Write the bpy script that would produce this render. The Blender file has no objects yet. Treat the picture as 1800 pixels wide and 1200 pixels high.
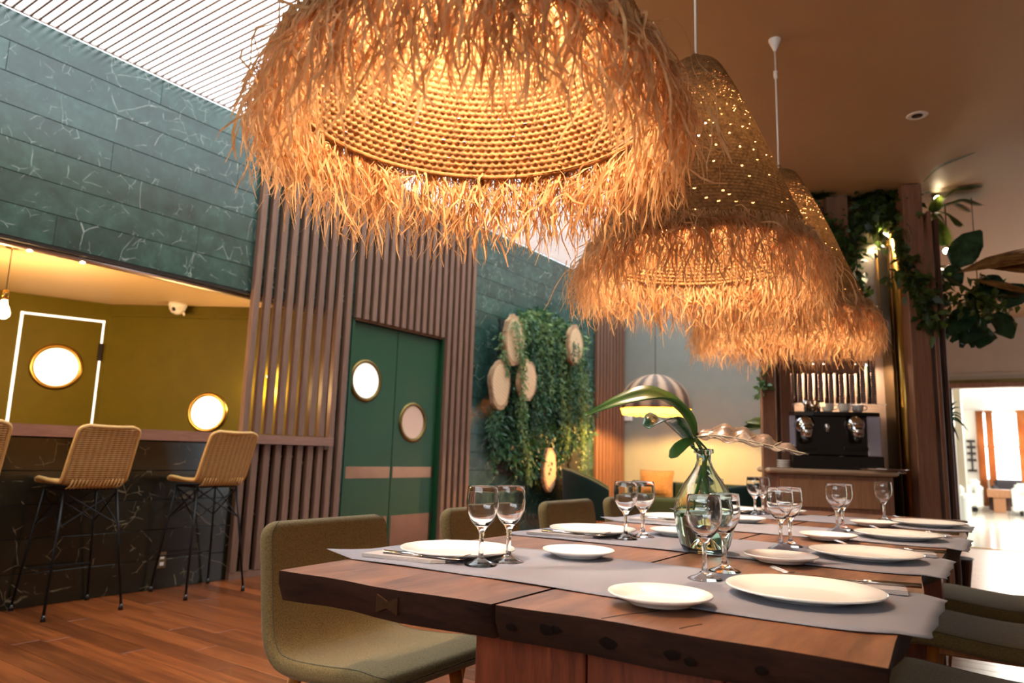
import bpy, math, random
import numpy as np
from mathutils import Vector, Matrix, Quaternion

random.seed(7)
rng = np.random.default_rng(7)
PI = math.pi
S = bpy.context.scene
COL = S.collection

# ------------------------------------------------------------------ camera
F_PX, YAW, PITCH, ROLL = 1245.15, 0.60625, 0.15735, -0.03013
CAM = Vector((0, 0, 1.0))
_cy, _sy = math.cos(YAW), math.sin(YAW)
_f = Vector((-_sy * math.cos(PITCH), _cy * math.cos(PITCH), math.sin(PITCH)))
_r = Vector((_cy, _sy, 0))
_d = _f.cross(_r)
AX_R = _r * math.cos(ROLL) + _d * math.sin(ROLL)
AX_D = -_r * math.sin(ROLL) + _d * math.cos(ROLL)
AX_F = _f
cam_data = bpy.data.cameras.new('camera')
cam = bpy.data.objects.new('camera', cam_data)
COL.objects.link(cam)
m = Matrix((AX_R, -AX_D, -AX_F)).transposed().to_4x4()
m.translation = CAM
cam.matrix_world = m
cam_data.sensor_width = 36
cam_data.lens = F_PX / 1800 * 36
cam_data.clip_start = 0.02
cam_data.dof.use_dof = True
cam_data.dof.focus_distance = 1.55
cam_data.dof.aperture_fstop = 4.5
S.camera = cam

# ------------------------------------------------------------------ world, exposure, large lights
W = bpy.data.worlds.new('sky')
S.world = W
W.use_nodes = True
bg = W.node_tree.nodes['Background']
bg.inputs[0].default_value = (0.86, 0.95, 1.0, 1)
bg.inputs[1].default_value = 3.0
S.view_settings.view_transform = 'Standard'
S.view_settings.look = 'None'
S.view_settings.exposure = 1.4
S.view_settings.gamma = 1
S.view_settings.use_curve_mapping = False
S.cycles.use_denoising = True
S.cycles.max_bounces = 10
S.cycles.diffuse_bounces = 4
S.cycles.glossy_bounces = 4
S.cycles.transmission_bounces = 10
S.cycles.transparent_max_bounces = 12
S.cycles.sample_clamp_indirect = 6.0
S.cycles.blur_glossy = 0.5

def portal(loc, rot, sx, sy):
    L = bpy.data.lights.new('sky_portal', 'AREA')
    L.shape = 'RECTANGLE'
    L.size, L.size_y = sx, sy
    L.cycles.is_portal = True
    o = bpy.data.objects.new('sky_portal', L)
    COL.objects.link(o)
    o.location = loc
    o.rotation_euler = rot
portal((-3.5, 4.8, 3.78), (0, 0, 0), 2.9, 11.0)
portal((-0.3, 22.85, 1.5), (PI / 2, 0, 0), 3.4, 2.0)
portal((4.9, 17, 1.3), (0, PI / 2, 0), 2.2, 9)
portal((3.24, 8.95, 1.4), (0, PI / 2, 0), 2.3, 1.3)
portal((-.6, -3.98, 2.25), (-PI / 2, 0, 0), 6.0, 1.0)

def point(name, loc, power, color, radius=0.04, parent=None):
    L = bpy.data.lights.new(name, 'POINT')
    L.energy = power
    L.color = color
    L.shadow_soft_size = radius
    o = bpy.data.objects.new(name, L)
    COL.objects.link(o)
    o.location = loc
    if parent is not None:
        o.parent = parent
    return o

WARM = (1.0, 0.80, 0.57)
P_PENDANT, P_BAR, P_SHELL = 22.0, 29.0, 200.0

# ------------------------------------------------------------------ pixel helpers (reference frame 1800 x 1200)
def ray(px, py):
    return AX_R * (px - 900) + AX_D * (py - 600) + AX_F * F_PX
def at(px, py, X=None, Y=None, Z=None, D=None):
    d = ray(px, py)
    if D is not None: t = D / F_PX
    elif X is not None: t = (X - CAM.x) / d.x
    elif Y is not None: t = (Y - CAM.y) / d.y
    else: t = (Z - CAM.z) / d.z
    return CAM + d * t

# ------------------------------------------------------------------ materials
def lin(h):
    h = h.lstrip('#')
    c = [int(h[i:i + 2], 16) / 255 for i in (0, 2, 4)]
    return tuple((x / 12.92 if x <= 0.04045 else ((x + 0.055) / 1.055) ** 2.4) for x in c) + (1,)

class NT:
    def __init__(self, name):
        self.m = bpy.data.materials.new(name)
        self.m.use_nodes = True
        self.t = self.m.node_tree
        self.b = self.t.nodes['Principled BSDF']
        self.out = self.t.nodes['Material Output']
    def n(self, typ, **kw):
        nd = self.t.nodes.new(typ)
        for k, v in kw.items():
            if k.startswith('i_'):
                key = k[2:]
                key = int(key) if key.isdigit() else key.replace('_', ' ')
                self.set(nd.inputs[key], v)
            else:
                setattr(nd, k, v)
        return nd
    def set(self, sock, v):
        if isinstance(v, bpy.types.NodeSocket): self.t.links.new(v, sock)
        else: sock.default_value = v
    def p(self, **kw):
        for k, v in kw.items():
            self.set(self.b.inputs[k.replace('_', ' ')], v)
    def ramp(self, fac, stops):
        r = self.n('ShaderNodeValToRGB')
        self.set(r.inputs[0], fac)
        el = r.color_ramp.elements
        while len(el) < len(stops): el.new(0.5)
        for e, (p, c) in zip(el, stops):
            e.position = p
            e.color = c if len(c) == 4 else tuple(c) + (1,)
        return r.outputs[0]
    def math(self, op, a, b=0.0):
        nd = self.n('ShaderNodeMath', operation=op)
        self.set(nd.inputs[0], a); self.set(nd.inputs[1], b)
        return nd.outputs[0]
    def mix(self, fac, a, b, blend='MIX'):
        nd = self.n('ShaderNodeMix', data_type='RGBA', blend_type=blend)
        self.set(nd.inputs[0], fac); self.set(nd.inputs[6], a); self.set(nd.inputs[7], b)
        return nd.outputs[2]
    def noise(self, vec, scale, detail=4, rough=0.55, dist=0.0):
        nd = self.n('ShaderNodeTexNoise')
        if vec is not None: self.set(nd.inputs['Vector'], vec)
        nd.inputs['Scale'].default_value = scale
        nd.inputs['Detail'].default_value = detail
        nd.inputs['Roughness'].default_value = rough
        nd.inputs['Distortion'].default_value = dist
        return nd.outputs[0]
    def coords(self, kind='Object', scale=(1, 1, 1), random_shift=True):
        if kind == 'Position': src = self.n('ShaderNodeNewGeometry').outputs['Position']
        else: src = self.n('ShaderNodeTexCoord').outputs[kind]
        if random_shift:
            info = self.n('ShaderNodeObjectInfo')
            sc = self.n('ShaderNodeVectorMath', operation='SCALE')
            sc.inputs[0].default_value = (37.1, 53.7, 91.3)
            self.set(sc.inputs['Scale'], info.outputs['Random'])
            ad = self.n('ShaderNodeVectorMath', operation='ADD')
            self.set(ad.inputs[0], src); self.set(ad.inputs[1], sc.outputs[0])
            src = ad.outputs[0]
        mp = self.n('ShaderNodeMapping')
        self.set(mp.inputs[0], src)
        mp.inputs['Scale'].default_value = scale
        return mp.outputs[0]
    def bump(self, h, strength=0.3, dist=0.01):
        nd = self.n('ShaderNodeBump')
        nd.inputs['Strength'].default_value = strength
        nd.inputs['Distance'].default_value = dist
        self.set(nd.inputs['Height'], h)
        self.set(self.b.inputs['Normal'], nd.outputs[0])

def plain(name, h, rough=0.5, metal=0.0, spec=0.5, var=0.0, bump=0.0, bscale=60):
    k = NT(name)
    c = lin(h) if isinstance(h, str) else tuple(h) + (1,)
    k.p(Roughness=rough, Metallic=metal)
    k.b.inputs['Specular IOR Level'].default_value = spec
    if var > 0:
        n = k.noise(k.coords(), 6, 5)
        dk = tuple(x * (1 - var) for x in c[:3]) + (1,)
        lt = tuple(min(1, x * (1 + var)) for x in c[:3]) + (1,)
        k.p(Base_Color=k.ramp(n, [(0.3, dk), (0.7, lt)]))
    else:
        k.p(Base_Color=c)
    if bump > 0:
        k.bump(k.noise(k.coords(), bscale, 4), bump, 0.004)
    return k.m

def emit(name, col, strength):
    k = NT(name)
    k.p(Base_Color=tuple(col) + (1,), Emission_Color=tuple(col) + (1,), Emission_Strength=strength)
    return k.m

def wood(name, c1, c2, stretch=(1, 1, 1), scale=12, rough=0.45, tint=0.25, bump=0.15, spec=0.4):
    """grain runs along the axis with the small stretch factor"""
    k = NT(name)
    v = k.coords('Object', stretch)
    n1 = k.noise(v, scale, 6, 0.6, 0.6)
    n2 = k.noise(v, scale * 5, 3, 0.6, 0.2)
    g = k.math('ADD', k.math('MULTIPLY', n1, 0.7), k.math('MULTIPLY', n2, 0.3))
    col = k.ramp(g, [(0.3, lin(c1)), (0.68, lin(c2))])
    info = k.n('ShaderNodeObjectInfo')
    f = k.math('ADD', k.math('MULTIPLY', info.outputs['Random'], 2 * tint), 1 - tint)
    hsv = k.n('ShaderNodeHueSaturation')
    k.set(hsv.inputs['Value'], f); k.set(hsv.inputs['Color'], col)
    k.p(Base_Color=hsv.outputs[0], Roughness=rough)
    k.b.inputs['Specular IOR Level'].default_value = spec
    k.bump(g, bump, 0.002)
    return k.m

def marble(name, b1=(0.007, 0.018, 0.014, 1), b2=(0.020, 0.052, 0.042, 1), b3=(0.048, 0.108, 0.090, 1), vein=(0.42, 0.47, 0.41, 1)):
    k = NT(name)
    v = k.coords('Position')
    big = k.noise(v, 1.3, 5, 0.6, 0.4)
    fine = k.noise(v, 9, 6, 0.65, 0.3)
    base = k.ramp(k.math('ADD', k.math('MULTIPLY', big, 0.55), k.math('MULTIPLY', fine, 0.45)),
                  [(0.32, b1), (0.52, b2), (0.72, b3)])
    def veins(scale, width, mask_scale, mask_lo, seed):
        mp = k.n('ShaderNodeMapping'); k.set(mp.inputs[0], v)
        mp.inputs['Location'].default_value = (seed, seed * 2, seed * 3)
        mp.inputs['Rotation'].default_value = (seed, seed * .5, 0)
        wv = k.n('ShaderNodeTexNoise'); k.set(wv.inputs['Vector'], mp.outputs[0]); wv.inputs['Scale'].default_value = 4
        ad = k.n('ShaderNodeVectorMath', operation='MULTIPLY_ADD')
        k.set(ad.inputs[0], wv.outputs[1]); ad.inputs[1].default_value = (.09, .09, .09); k.set(ad.inputs[2], mp.outputs[0])
        vo = k.n('ShaderNodeTexVoronoi', feature='DISTANCE_TO_EDGE')
        k.set(vo.inputs['Vector'], ad.outputs[0]); vo.inputs['Scale'].default_value = scale
        line = k.ramp(vo.outputs['Distance'], [(0.0, (1, 1, 1, 1)), (width, (0, 0, 0, 1))])
        mk = k.noise(mp.outputs[0], mask_scale, 3, 0.6)
        mk = k.ramp(mk, [(mask_lo, (0, 0, 0, 1)), (mask_lo + 0.08, (1, 1, 1, 1))])
        return k.math('MULTIPLY', line, mk)
    a = k.math('MULTIPLY', veins(1.7, 0.0035, 2.2, 0.55, 1.3), 0.7)
    b = veins(3.4, 0.010, 5.0, 0.535, 4.1)
    c = veins(9.0, 0.022, 7.0, 0.54, 7.7)
    vv = k.math('MINIMUM', k.math('ADD', k.math('ADD', a, k.math('MULTIPLY', b, 0.8)), k.math('MULTIPLY', c, 0.6)), 1.0)
    col = k.mix(k.math('MULTIPLY', vv, 0.85), base, vein)
    k.p(Base_Color=col, Roughness=0.24)
    k.b.inputs['Specular IOR Level'].default_value = 0.6
    return k.m

def fabric(name, c, scale=260, var=0.35, bump=0.5, sheen=0.12):
    k = NT(name)
    v = k.coords('Object', random_shift=False)
    n = k.noise(v, scale, 3, 0.7)
    l = k.noise(v, 5, 3, 0.5)
    cc = lin(c)
    dk = tuple(x * (1 - var) for x in cc[:3]) + (1,)
    lt = tuple(x * (1 + var) for x in cc[:3]) + (1,)
    k.p(Base_Color=k.ramp(k.math('ADD', k.math('MULTIPLY', n, .85), k.math('MULTIPLY', l, .15)), [(0.36, dk), (0.64, lt)]), Roughness=0.9)
    k.b.inputs['Sheen Weight'].default_value = sheen
    k.b.inputs['Specular IOR Level'].default_value = 0.2
    k.bump(n, bump, 0.002)
    return k.m

def glass(name, col=(1, 1, 1), rough=0.0, ior=1.46):
    k = NT(name)
    k.p(Base_Color=tuple(col) + (1,), Roughness=rough, IOR=ior, Transmission_Weight=1.0)
    return k.m

def leafy(name, c1, c2, rough=0.45, trans=0.25, scale=14):
    k = NT(name)
    n = k.noise(k.coords('Object', random_shift=False), scale, 3)
    col = k.ramp(n, [(0.35, lin(c1)), (0.65, lin(c2))])
    k.p(Base_Color=col, Roughness=rough)
    tr = k.n('ShaderNodeBsdfTranslucent'); k.set(tr.inputs[0], col)
    mx = k.n('ShaderNodeMixShader'); mx.inputs[0].default_value = trans
    k.set(mx.inputs[1], k.b.outputs[0]); k.set(mx.inputs[2], tr.outputs[0])
    k.set(k.out.inputs[0], mx.outputs[0])
    return k.m

def straw(name, c1, c2, trans, scale=30):
    k = NT(name)
    n = k.noise(k.coords('Object', random_shift=False), scale, 3, 0.7)
    col = k.ramp(n, [(0.3, lin(c1)), (0.7, lin(c2))])
    k.p(Base_Color=col, Roughness=0.65)
    k.b.inputs['Specular IOR Level'].default_value = 0.25
    tr = k.n('ShaderNodeBsdfTranslucent'); k.set(tr.inputs[0], col)
    mx = k.n('ShaderNodeMixShader'); mx.inputs[0].default_value = trans
    k.set(mx.inputs[1], k.b.outputs[0]); k.set(mx.inputs[2], tr.outputs[0])
    k.set(k.out.inputs[0], mx.outputs[0])
    return k.m

M = {}
M['marble'] = marble('green_marble')
M['marble_shaded'] = marble('painted_shade_marble', (.005, .005, .003, 1), (.012, .011, .006, 1), (.024, .024, .015, 1), (.40, .31, .19, 1))  # wall marble recoloured: shade and warm light of the low wall painted in
M['joint'] = plain('dark_joint', '#0d1210', 0.8)
M['slat'] = wood('slat_wood', '#573b2e', '#785845', (6, 6, 0.5), 9, 0.5, 0.08)
M['bar_wood'] = wood('bar_top_wood', '#6a4537', '#875f4d', (6, 0.5, 6), 9, 0.45, 0.05)
M['floor'] = wood('floor_plank_wood', '#4a200d', '#8c4b22', (0.3, 6, 6), 5, 0.30, 0.38, 0.06, 0.5)
M['sky_slat'] = plain('skylight_slat_paint', '#a8938a', 0.6)
M['plaster'] = plain('ceiling_paint', '#c0a078', 0.5, spec=0.4, var=0.02)
M['grey_wall'] = plain('grey_green_plaster', '#7f847d', 0.6, var=0.04)
M['tan_wall'] = plain('taupe_plaster', '#a89885', 0.55, var=0.04)
M['white_wall'] = plain('white_paint', '#e9e4da', 0.6)
M['door_green'] = plain('green_door_paint', '#133c21', 0.45, spec=.3, var=0.05)
M['copper'] = plain('worn_copper', '#70503e', 0.3, 1.0, var=0.1, bump=0.04, bscale=20)
M['brass'] = plain('brass', '#b08a45', 0.28, 1.0, var=0.06)
M['old_brass'] = plain('aged_brass', '#6b5a34', 0.35, 1.0, var=0.15)
M['steel'] = plain('brushed_steel', '#b7a9a2', 0.3, 1.0, var=0.05)
M['chrome'] = plain('chrome', '#dcdcdc', 0.12, 1.0)
M['gunmetal'] = plain('dark_metal', '#2b2420', 0.4, 0.6)
M['olive'] = plain('olive_gold_paint', '#5f520c', 0.5, spec=0.12, var=0.08)
M['cream'] = plain('cream_paint', '#d9b98a', 0.5)
M['black_metal'] = plain('black_metal', '#0c0a0a', 0.4, 0.5)
M['white_plastic'] = plain('white_plastic', '#efe9e1', 0.4)
M['cord_white'] = plain('white_cord', '#f2ebe4', 0.5)
M['cord_dark'] = plain('dark_cord', '#33291f', 0.6)
M['black_plastic'] = plain('black_plastic', '#140d0b', 0.18)
M['porcelain'] = plain('white_porcelain', '#f4f0ea', 0.16, spec=0.5)
M['mat'] = plain('grey_paper', '#7e7e89', 0.75, var=0.02, bump=0.05, bscale=40)
M['napkin'] = plain('grey_napkin', '#aaa4a4', 0.85, var=0.05, bump=0.4, bscale=150)
M['cutlery'] = plain('polished_steel', '#cfc8c2', 0.16, 1.0)
M['glass'] = glass('clear_glass')
M['green_glass'] = glass('pale_green_glass', (0.80, 0.94, 0.87))
M['water'] = glass('water', (0.93, 0.98, 0.95), 0, 1.33)
M['chair'] = fabric('olive_grey_fabric', '#73613c')
M['piping'] = fabric('piping_fabric', '#5d5540')
M['leg_wood'] = wood('amber_leg_wood', '#8a4c18', '#b06a26', (4, 4, 0.4), 10, 0.4, 0.05)
M['green_velvet'] = fabric('dark_green_velvet', '#0a1f19', 200, 0.2, 0.2, 0.1)
M['cushion'] = fabric('ochre_cushion_fabric', '#6f5436', 90, 0.5, 0.3)
M['post'] = wood('post_wood', '#6e4836', '#95684f', (5, 5, 0.4), 9, 0.45, 0.06)
M['dark_post'] = wood('dark_post_wood', '#3d261c', '#5b3a2c', (5, 5, 0.4), 9, 0.45, 0.06)
M['kiosk_wood'] = wood('light_counter_wood', '#9a6a48', '#b5835e', (6, 6, 0.6), 8, 0.45, 0.03)
M['ivy'] = leafy('ivy_leaf', '#1c3a1c', '#40682c')
M['pothos'] = leafy('pothos_leaf', '#24381a', '#4c5f28')
M['fern'] = leafy('fern_leaf', '#33491a', '#63702b')
M['trail'] = leafy('trailing_leaf', '#4a6a38', '#7f9860', scale=8)
M['moss_dark'] = leafy('dark_foliage', '#1a3a24', '#3a6a40', scale=8)
M['big_leaf'] = leafy('large_dark_leaf', '#17331f', '#35573a', 0.25, 0.15)
M['vase_leaf'] = leafy('vase_leaf_green', '#2c5a24', '#55803a', 0.3, 0.25, 5)
M['dry_leaf'] = leafy('dried_palm', '#7a4e26', '#a8763e', 0.6, 0.2)
M['stem'] = plain('brown_stem', '#4f4a22', 0.6)
M['bark'] = plain('bark', '#9a7a5a', 0.9, var=0.4, bump=0.8, bscale=30)
M['weave'] = straw('woven_raffia', '#684526', '#a07445', 0.018, 60)
M['fringe'] = straw('raffia_fringe', '#b98a58', '#e4bc8c', 0.48, 25)
M['rattan'] = None
M['tube'] = plain('ribbed_tube', '#8c7068', 0.35)
M['capsule_a'] = plain('dark_capsule', '#2a120b', 0.3)
M['capsule_b'] = plain('green_capsule', '#1d2e14', 0.3)
M['bulb'] = emit('warm_bulb', (1.0, 0.72, 0.38), 18)
M['spot'] = emit('spot_bulb', (1.0, 0.82, 0.5), 12)
M['porthole_warm'] = emit('porthole_lit_glass', (1.0, 0.86, 0.62), 1.1)
M['porthole_white'] = emit('porthole_pale_glass', (1.0, 0.93, 0.84), 0.36)
M['gap_light'] = emit('light_through_door_gap', (1.0, 0.93, 0.80), 0.6)

def rattan():
    k = NT('rattan_weave')
    v = k.coords('Object', random_shift=False)
    w1 = k.n('ShaderNodeTexWave', wave_type='BANDS', bands_direction='Z'); k.set(w1.inputs['Vector'], v)
    w1.inputs['Scale'].default_value = 26; w1.inputs['Distortion'].default_value = 1.2; w1.inputs['Detail Scale'].default_value = 6
    w2 = k.n('ShaderNodeTexWave', wave_type='BANDS', bands_direction='Y'); k.set(w2.inputs['Vector'], v)
    w2.inputs['Scale'].default_value = 9
    g = k.math('ADD', k.math('MULTIPLY', w1.outputs[1], 0.7), k.math('MULTIPLY', w2.outputs[1], 0.3))
    n = k.noise(v, 40, 3)
    g2 = k.math('ADD', k.math('MULTIPLY', g, 0.75), k.math('MULTIPLY', n, 0.25))
    k.p(Base_Color=k.ramp(g2, [(0.2, lin('#7a5223')), (0.7, lin('#c99a58'))]), Roughness=0.6)
    k.bump(g, 0.8, 0.006)
    return k.m
M['rattan'] = rattan()
M['rattan_rim'] = plain('rattan_rim', '#c49656', 0.6, var=0.2, bump=0.4, bscale=80)

def slab_material():
    k = NT('table_slab_wood')
    v = k.coords('Object', (5, 0.7, 5))
    n1 = k.noise(v, 2.6, 6, 0.6, 0.9)
    n2 = k.noise(v, 16, 4, 0.6, 0.3)
    g = k.math('ADD', k.math('MULTIPLY', n1, 0.65), k.math('MULTIPLY', n2, 0.35))
    col = k.ramp(g, [(0.30, lin('#3a241a')), (0.45, lin('#6b4530')), (0.68, lin('#97694a'))])
    k.p(Base_Color=col, Roughness=0.36)
    k.bump(g, 0.12, 0.003)
    return k.m
M['slab'] = slab_material()
M['slab_edge'] = wood('table_edge_wood', '#1d100a', '#40261a', (0.8, 3, 4), 7, 0.75, 0.02, 0.4, .15)
M['pedestal'] = wood('pedestal_wood', '#4a1f10', '#8a4326', (5, 5, 0.6), 7, 0.4, 0.12)
M['inlay'] = wood('inlay_wood', '#33200f', '#4a2f1c', (3, 3, 3), 8, 0.75, 0.02, 0.1, .1)

# ------------------------------------------------------------------ mesh helpers
class MB:
    def __init__(self):
        self.v, self.f = [], []
    def add(self, vs, fs):
        b = len(self.v)
        self.v += [tuple(p) for p in vs]
        self.f += [tuple(i + b for i in q) for q in fs]
        return self
    def box(self, x0, x1, y0, y1, z0, z1, mat=None):
        vs = [Vector((x, y, z)) for x in (x0, x1) for y in (y0, y1) for z in (z0, z1)]
        if mat is not None: vs = [mat @ p for p in vs]
        return self.add(vs, [(0, 1, 3, 2), (4, 6, 7, 5), (0, 4, 5, 1), (2, 3, 7, 6), (0, 2, 6, 4), (1, 5, 7, 3)])
    def cbox(self, x0, x1, y0, y1, z0, z1, c=0.004):
        """box with chamfered edges"""
        vs, xs, ys, zs = [], (x0, x1), (y0, y1), (z0, z1)
        idx = {}
        for a in (0, 1):
            for b in (0, 1):
                for d in (0, 1):
                    sx, sy, sz = (1 if a == 0 else -1), (1 if b == 0 else -1), (1 if d == 0 else -1)
                    for ax in range(3):
                        p = [xs[a] + sx * c, ys[b] + sy * c, zs[d] + sz * c]
                        p[ax] = (xs[a], ys[b], zs[d])[ax]
                        idx[(a, b, d, ax)] = len(vs); vs.append(p)
        fs = []
        q = ((0, 0), (1, 0), (1, 1), (0, 1))
        for s in (0, 1):
            fs.append([idx[(s, i, j, 0)] for i, j in q])
            fs.append([idx[(i, s, j, 1)] for i, j in q])
            fs.append([idx[(i, j, s, 2)] for i, j in q])
        for i in (0, 1):
            for j in (0, 1):
                fs.append([idx[(i, j, 0, 0)], idx[(i, j, 1, 0)], idx[(i, j, 1, 1)], idx[(i, j, 0, 1)]])
                fs.append([idx[(i, 0, j, 0)], idx[(i, 1, j, 0)], idx[(i, 1, j, 2)], idx[(i, 0, j, 2)]])
                fs.append([idx[(0, i, j, 1)], idx[(1, i, j, 1)], idx[(1, i, j, 2)], idx[(0, i, j, 2)]])
        for a in (0, 1):
            for b in (0, 1):
                for d in (0, 1):
                    fs.append([idx[(a, b, d, 0)], idx[(a, b, d, 1)], idx[(a, b, d, 2)]])
        return self.add(vs, fs)
    def tube(self, pts, r, n=8, caps=True, closed=False):
        pts = [Vector(p) for p in pts]
        rs = r if isinstance(r, (list, tuple)) else [r] * len(pts)
        vs, fs = [], []
        up = None
        N = len(pts)
        for i, p in enumerate(pts):
            if closed: t = pts[(i + 1) % N] - pts[i - 1]
            else: t = pts[min(i + 1, N - 1)] - pts[max(i - 1, 0)]
            t.normalize()
            if up is None:
                up = Vector((0, 0, 1)) if abs(t.z) < 0.9 else Vector((1, 0, 0))
            a = t.cross(up)
            if a.length < 1e-5: a = t.cross(Vector((0, 1, 0)))
            a.normalize(); b = a.cross(t); up = b
            for k in range(n):
                an = 2 * PI * k / n
                vs.append(p + (a * math.cos(an) + b * math.sin(an)) * rs[i])
        for i in range(N if closed else N - 1):
            j = (i + 1) % N
            for k in range(n):
                fs.append((i * n + k, i * n + (k + 1) % n, j * n + (k + 1) % n, j * n + k))
        if caps and not closed:
            fs.append(tuple(range(n))[::-1]); fs.append(tuple((N - 1) * n + k for k in range(n)))
        return self.add(vs, fs)
    def lathe(self, prof, n=32, c=(0, 0, 0), rf=None, close=True):
        """prof: list of (r, z); r = 0 gives a pole"""
        vs, fs, rings = [], [], []
        for r, z in prof:
            if r <= 1e-6:
                rings.append([len(vs)]); vs.append((c[0], c[1], c[2] + z))
            else:
                rings.append(list(range(len(vs), len(vs) + n)))
                for k in range(n):
                    an = 2 * PI * k / n
                    rr = r * (rf(an, z) if rf else 1)
                    vs.append((c[0] + rr * math.cos(an), c[1] + rr * math.sin(an), c[2] + z))
        for a, b in zip(rings, rings[1:]):
            if len(a) == 1 and len(b) == 1: continue
            for k in range(n):
                k2 = (k + 1) % n
                if len(a) == 1: fs.append((a[0], b[k2], b[k]))
                elif len(b) == 1: fs.append((a[k], a[k2], b[0]))
                else: fs.append((a[k], a[k2], b[k2], b[k]))
        return self.add(vs, fs)
    def prism(self, poly, z0, z1):
        """poly: list of (x, y); extruded in z"""
        n = len(poly)
        vs = [(x, y, z0) for x, y in poly] + [(x, y, z1) for x, y in poly]
        fs = [tuple(range(n))[::-1], tuple(range(n, 2 * n))]
        fs += [(i, (i + 1) % n, n + (i + 1) % n, n + i) for i in range(n)]
        return self.add(vs, fs)
    def grid(self, P):
        """P[i][j] points"""
        ni, nj = len(P), len(P[0])
        vs = [p for row in P for p in row]
        fs = [(i * nj + j, i * nj + j + 1, (i + 1) * nj + j + 1, (i + 1) * nj + j) for i in range(ni - 1) for j in range(nj - 1)]
        return self.add(vs, fs)
    def map(self, M4):
        self.v = [tuple(M4 @ Vector(p)) for p in self.v]
        return self
    def mesh(self, name, mat, smooth=False):
        me = bpy.data.meshes.new(name)
        me.from_pydata(self.v, [], self.f)
        if smooth: me.polygons.foreach_set('use_smooth', [True] * len(me.polygons))
        if mat: me.materials.append(mat)
        me.update()
        return me
    def build(self, name, mat, parent=None, smooth=False, loc=None, bevel=0, kind=None, label=None, subsurf=0, rot=None):
        o = bpy.data.objects.new(name, self.mesh(name, mat, smooth))
        COL.objects.link(o)
        if parent is not None: o.parent = parent
        if loc is not None: o.location = loc
        if rot is not None: o.rotation_euler = rot
        if bevel:
            b = o.modifiers.new('edge', 'BEVEL'); b.width = bevel; b.segments = 2; b.limit_method = 'ANGLE'
        if subsurf:
            b = o.modifiers.new('smooth', 'SUBSURF'); b.levels = subsurf; b.render_levels = subsurf
        if kind: o['kind'] = kind
        if label: o['label'] = label
        return o

def empty(name, loc=(0, 0, 0), rotz=0):
    o = bpy.data.objects.new(name, None)
    COL.objects.link(o)
    o.empty_display_size = 0.1
    o.location = loc
    o.rotation_euler = (0, 0, rotz)
    return o
def tag(o, label, cat, group=None, kind=None):
    o['label'] = label; o['category'] = cat
    if group: o['group'] = group
    if kind: o['kind'] = kind
    return o
def thing(name, label, cat, loc=(0, 0, 0), rotz=0, group=None):
    return tag(empty(name, loc, rotz), label, cat, group)
def structure(name, loc=(0, 0, 0)):
    o = empty(name, loc); o['kind'] = 'structure'
    return o
def kids(o):
    return [c for c in list(COL.objects) if c.parent == o]
def dup(root, loc, rotz=None, label=None):
    def cp(o, par):
        c = o.copy(); COL.objects.link(c)
        if par is not None: c.parent = par
        for ch in o.children: cp(ch, c)
        return c
    r = cp(root, None)
    r.location = loc
    if rotz is not None: r.rotation_euler = (0, 0, rotz)
    if label: r['label'] = label
    return r
def piece(name, me, parent, loc, rot=None, scale=None):
    o = bpy.data.objects.new(name, me)
    COL.objects.link(o)
    o.parent = parent; o.location = loc
    if rot is not None: o.rotation_euler = rot
    if scale is not None: o.scale = scale
    return o
def np_mesh(name, verts, quads, mat, smooth=False):
    me = bpy.data.meshes.new(name)
    nv, nf = len(verts), len(quads)
    k = quads.shape[1]
    me.vertices.add(nv); me.loops.add(nf * k); me.polygons.add(nf)
    me.vertices.foreach_set('co', np.asarray(verts, dtype=np.float32).ravel())
    me.loops.foreach_set('vertex_index', np.asarray(quads, dtype=np.int32).ravel())
    me.polygons.foreach_set('loop_start', np.arange(0, nf * k, k, dtype=np.int32))
    me.polygons.foreach_set('loop_total', np.full(nf, k, dtype=np.int32))
    if smooth: me.polygons.foreach_set('use_smooth', np.ones(nf, dtype=bool))
    me.materials.append(mat)
    me.update(calc_edges=True)
    return me

def leaf_cloud(pos, length, width, droop=0.5, spread=1.0, axis=None, fold=0.25):
    """pos (n,3): one folded six-point leaf per position; returns verts, quads"""
    n = len(pos)
    length = np.broadcast_to(np.asarray(length, float), (n,))
    width = np.broadcast_to(np.asarray(width, float), (n,))
    d = rng.normal(size=(n, 3)) * spread
    if axis is not None: d += np.asarray(axis)
    d[:, 2] -= droop
    d /= np.linalg.norm(d, axis=1)[:, None]
    up = rng.normal(size=(n, 3)) + np.array([0.6, -0.6, 0.8])
    s = np.cross(d, up); s /= (np.linalg.norm(s, axis=1)[:, None] + 1e-9)
    nn = np.cross(s, d)
    L, Wd = length[:, None], width[:, None]
    a = pos
    tip = pos + d * L - np.array([0, 0, 0.15]) * L
    mid = pos + d * L * 0.5
    v = np.stack([a, mid + s * Wd / 2 + nn * Wd * fold, tip, mid - s * Wd / 2 + nn * Wd * fold], axis=1).reshape(-1, 3)
    q = np.arange(4 * n).reshape(n, 4)
    # two quads sharing the mid rib give the fold: split as 0-1-2 / 0-2-3 by triangles
    t = np.concatenate([q[:, [0, 1, 2]], q[:, [0, 2, 3]]])
    return v, t
def cloud_obj(name, parts, mat, parent=None, kind=None, xmin=None):
    vs, ts, b = [], [], 0
    if parent is not None and parent.location.z > 1:
        for v, t in parts: v[:, 2] = np.minimum(v[:, 2], ZC - .012 - parent.location.z if parent.location.x > -3 else 9)
    if xmin is not None:
        for v, t in parts: v[:, 0] = np.maximum(v[:, 0], xmin)
    for v, t in parts:
        vs.append(v); ts.append(t + b); b += len(v)
    o = bpy.data.objects.new(name, np_mesh(name, np.concatenate(vs), np.concatenate(ts), mat))
    COL.objects.link(o)
    if parent is not None: o.parent = parent
    if kind: o['kind'] = kind
    return o
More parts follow.
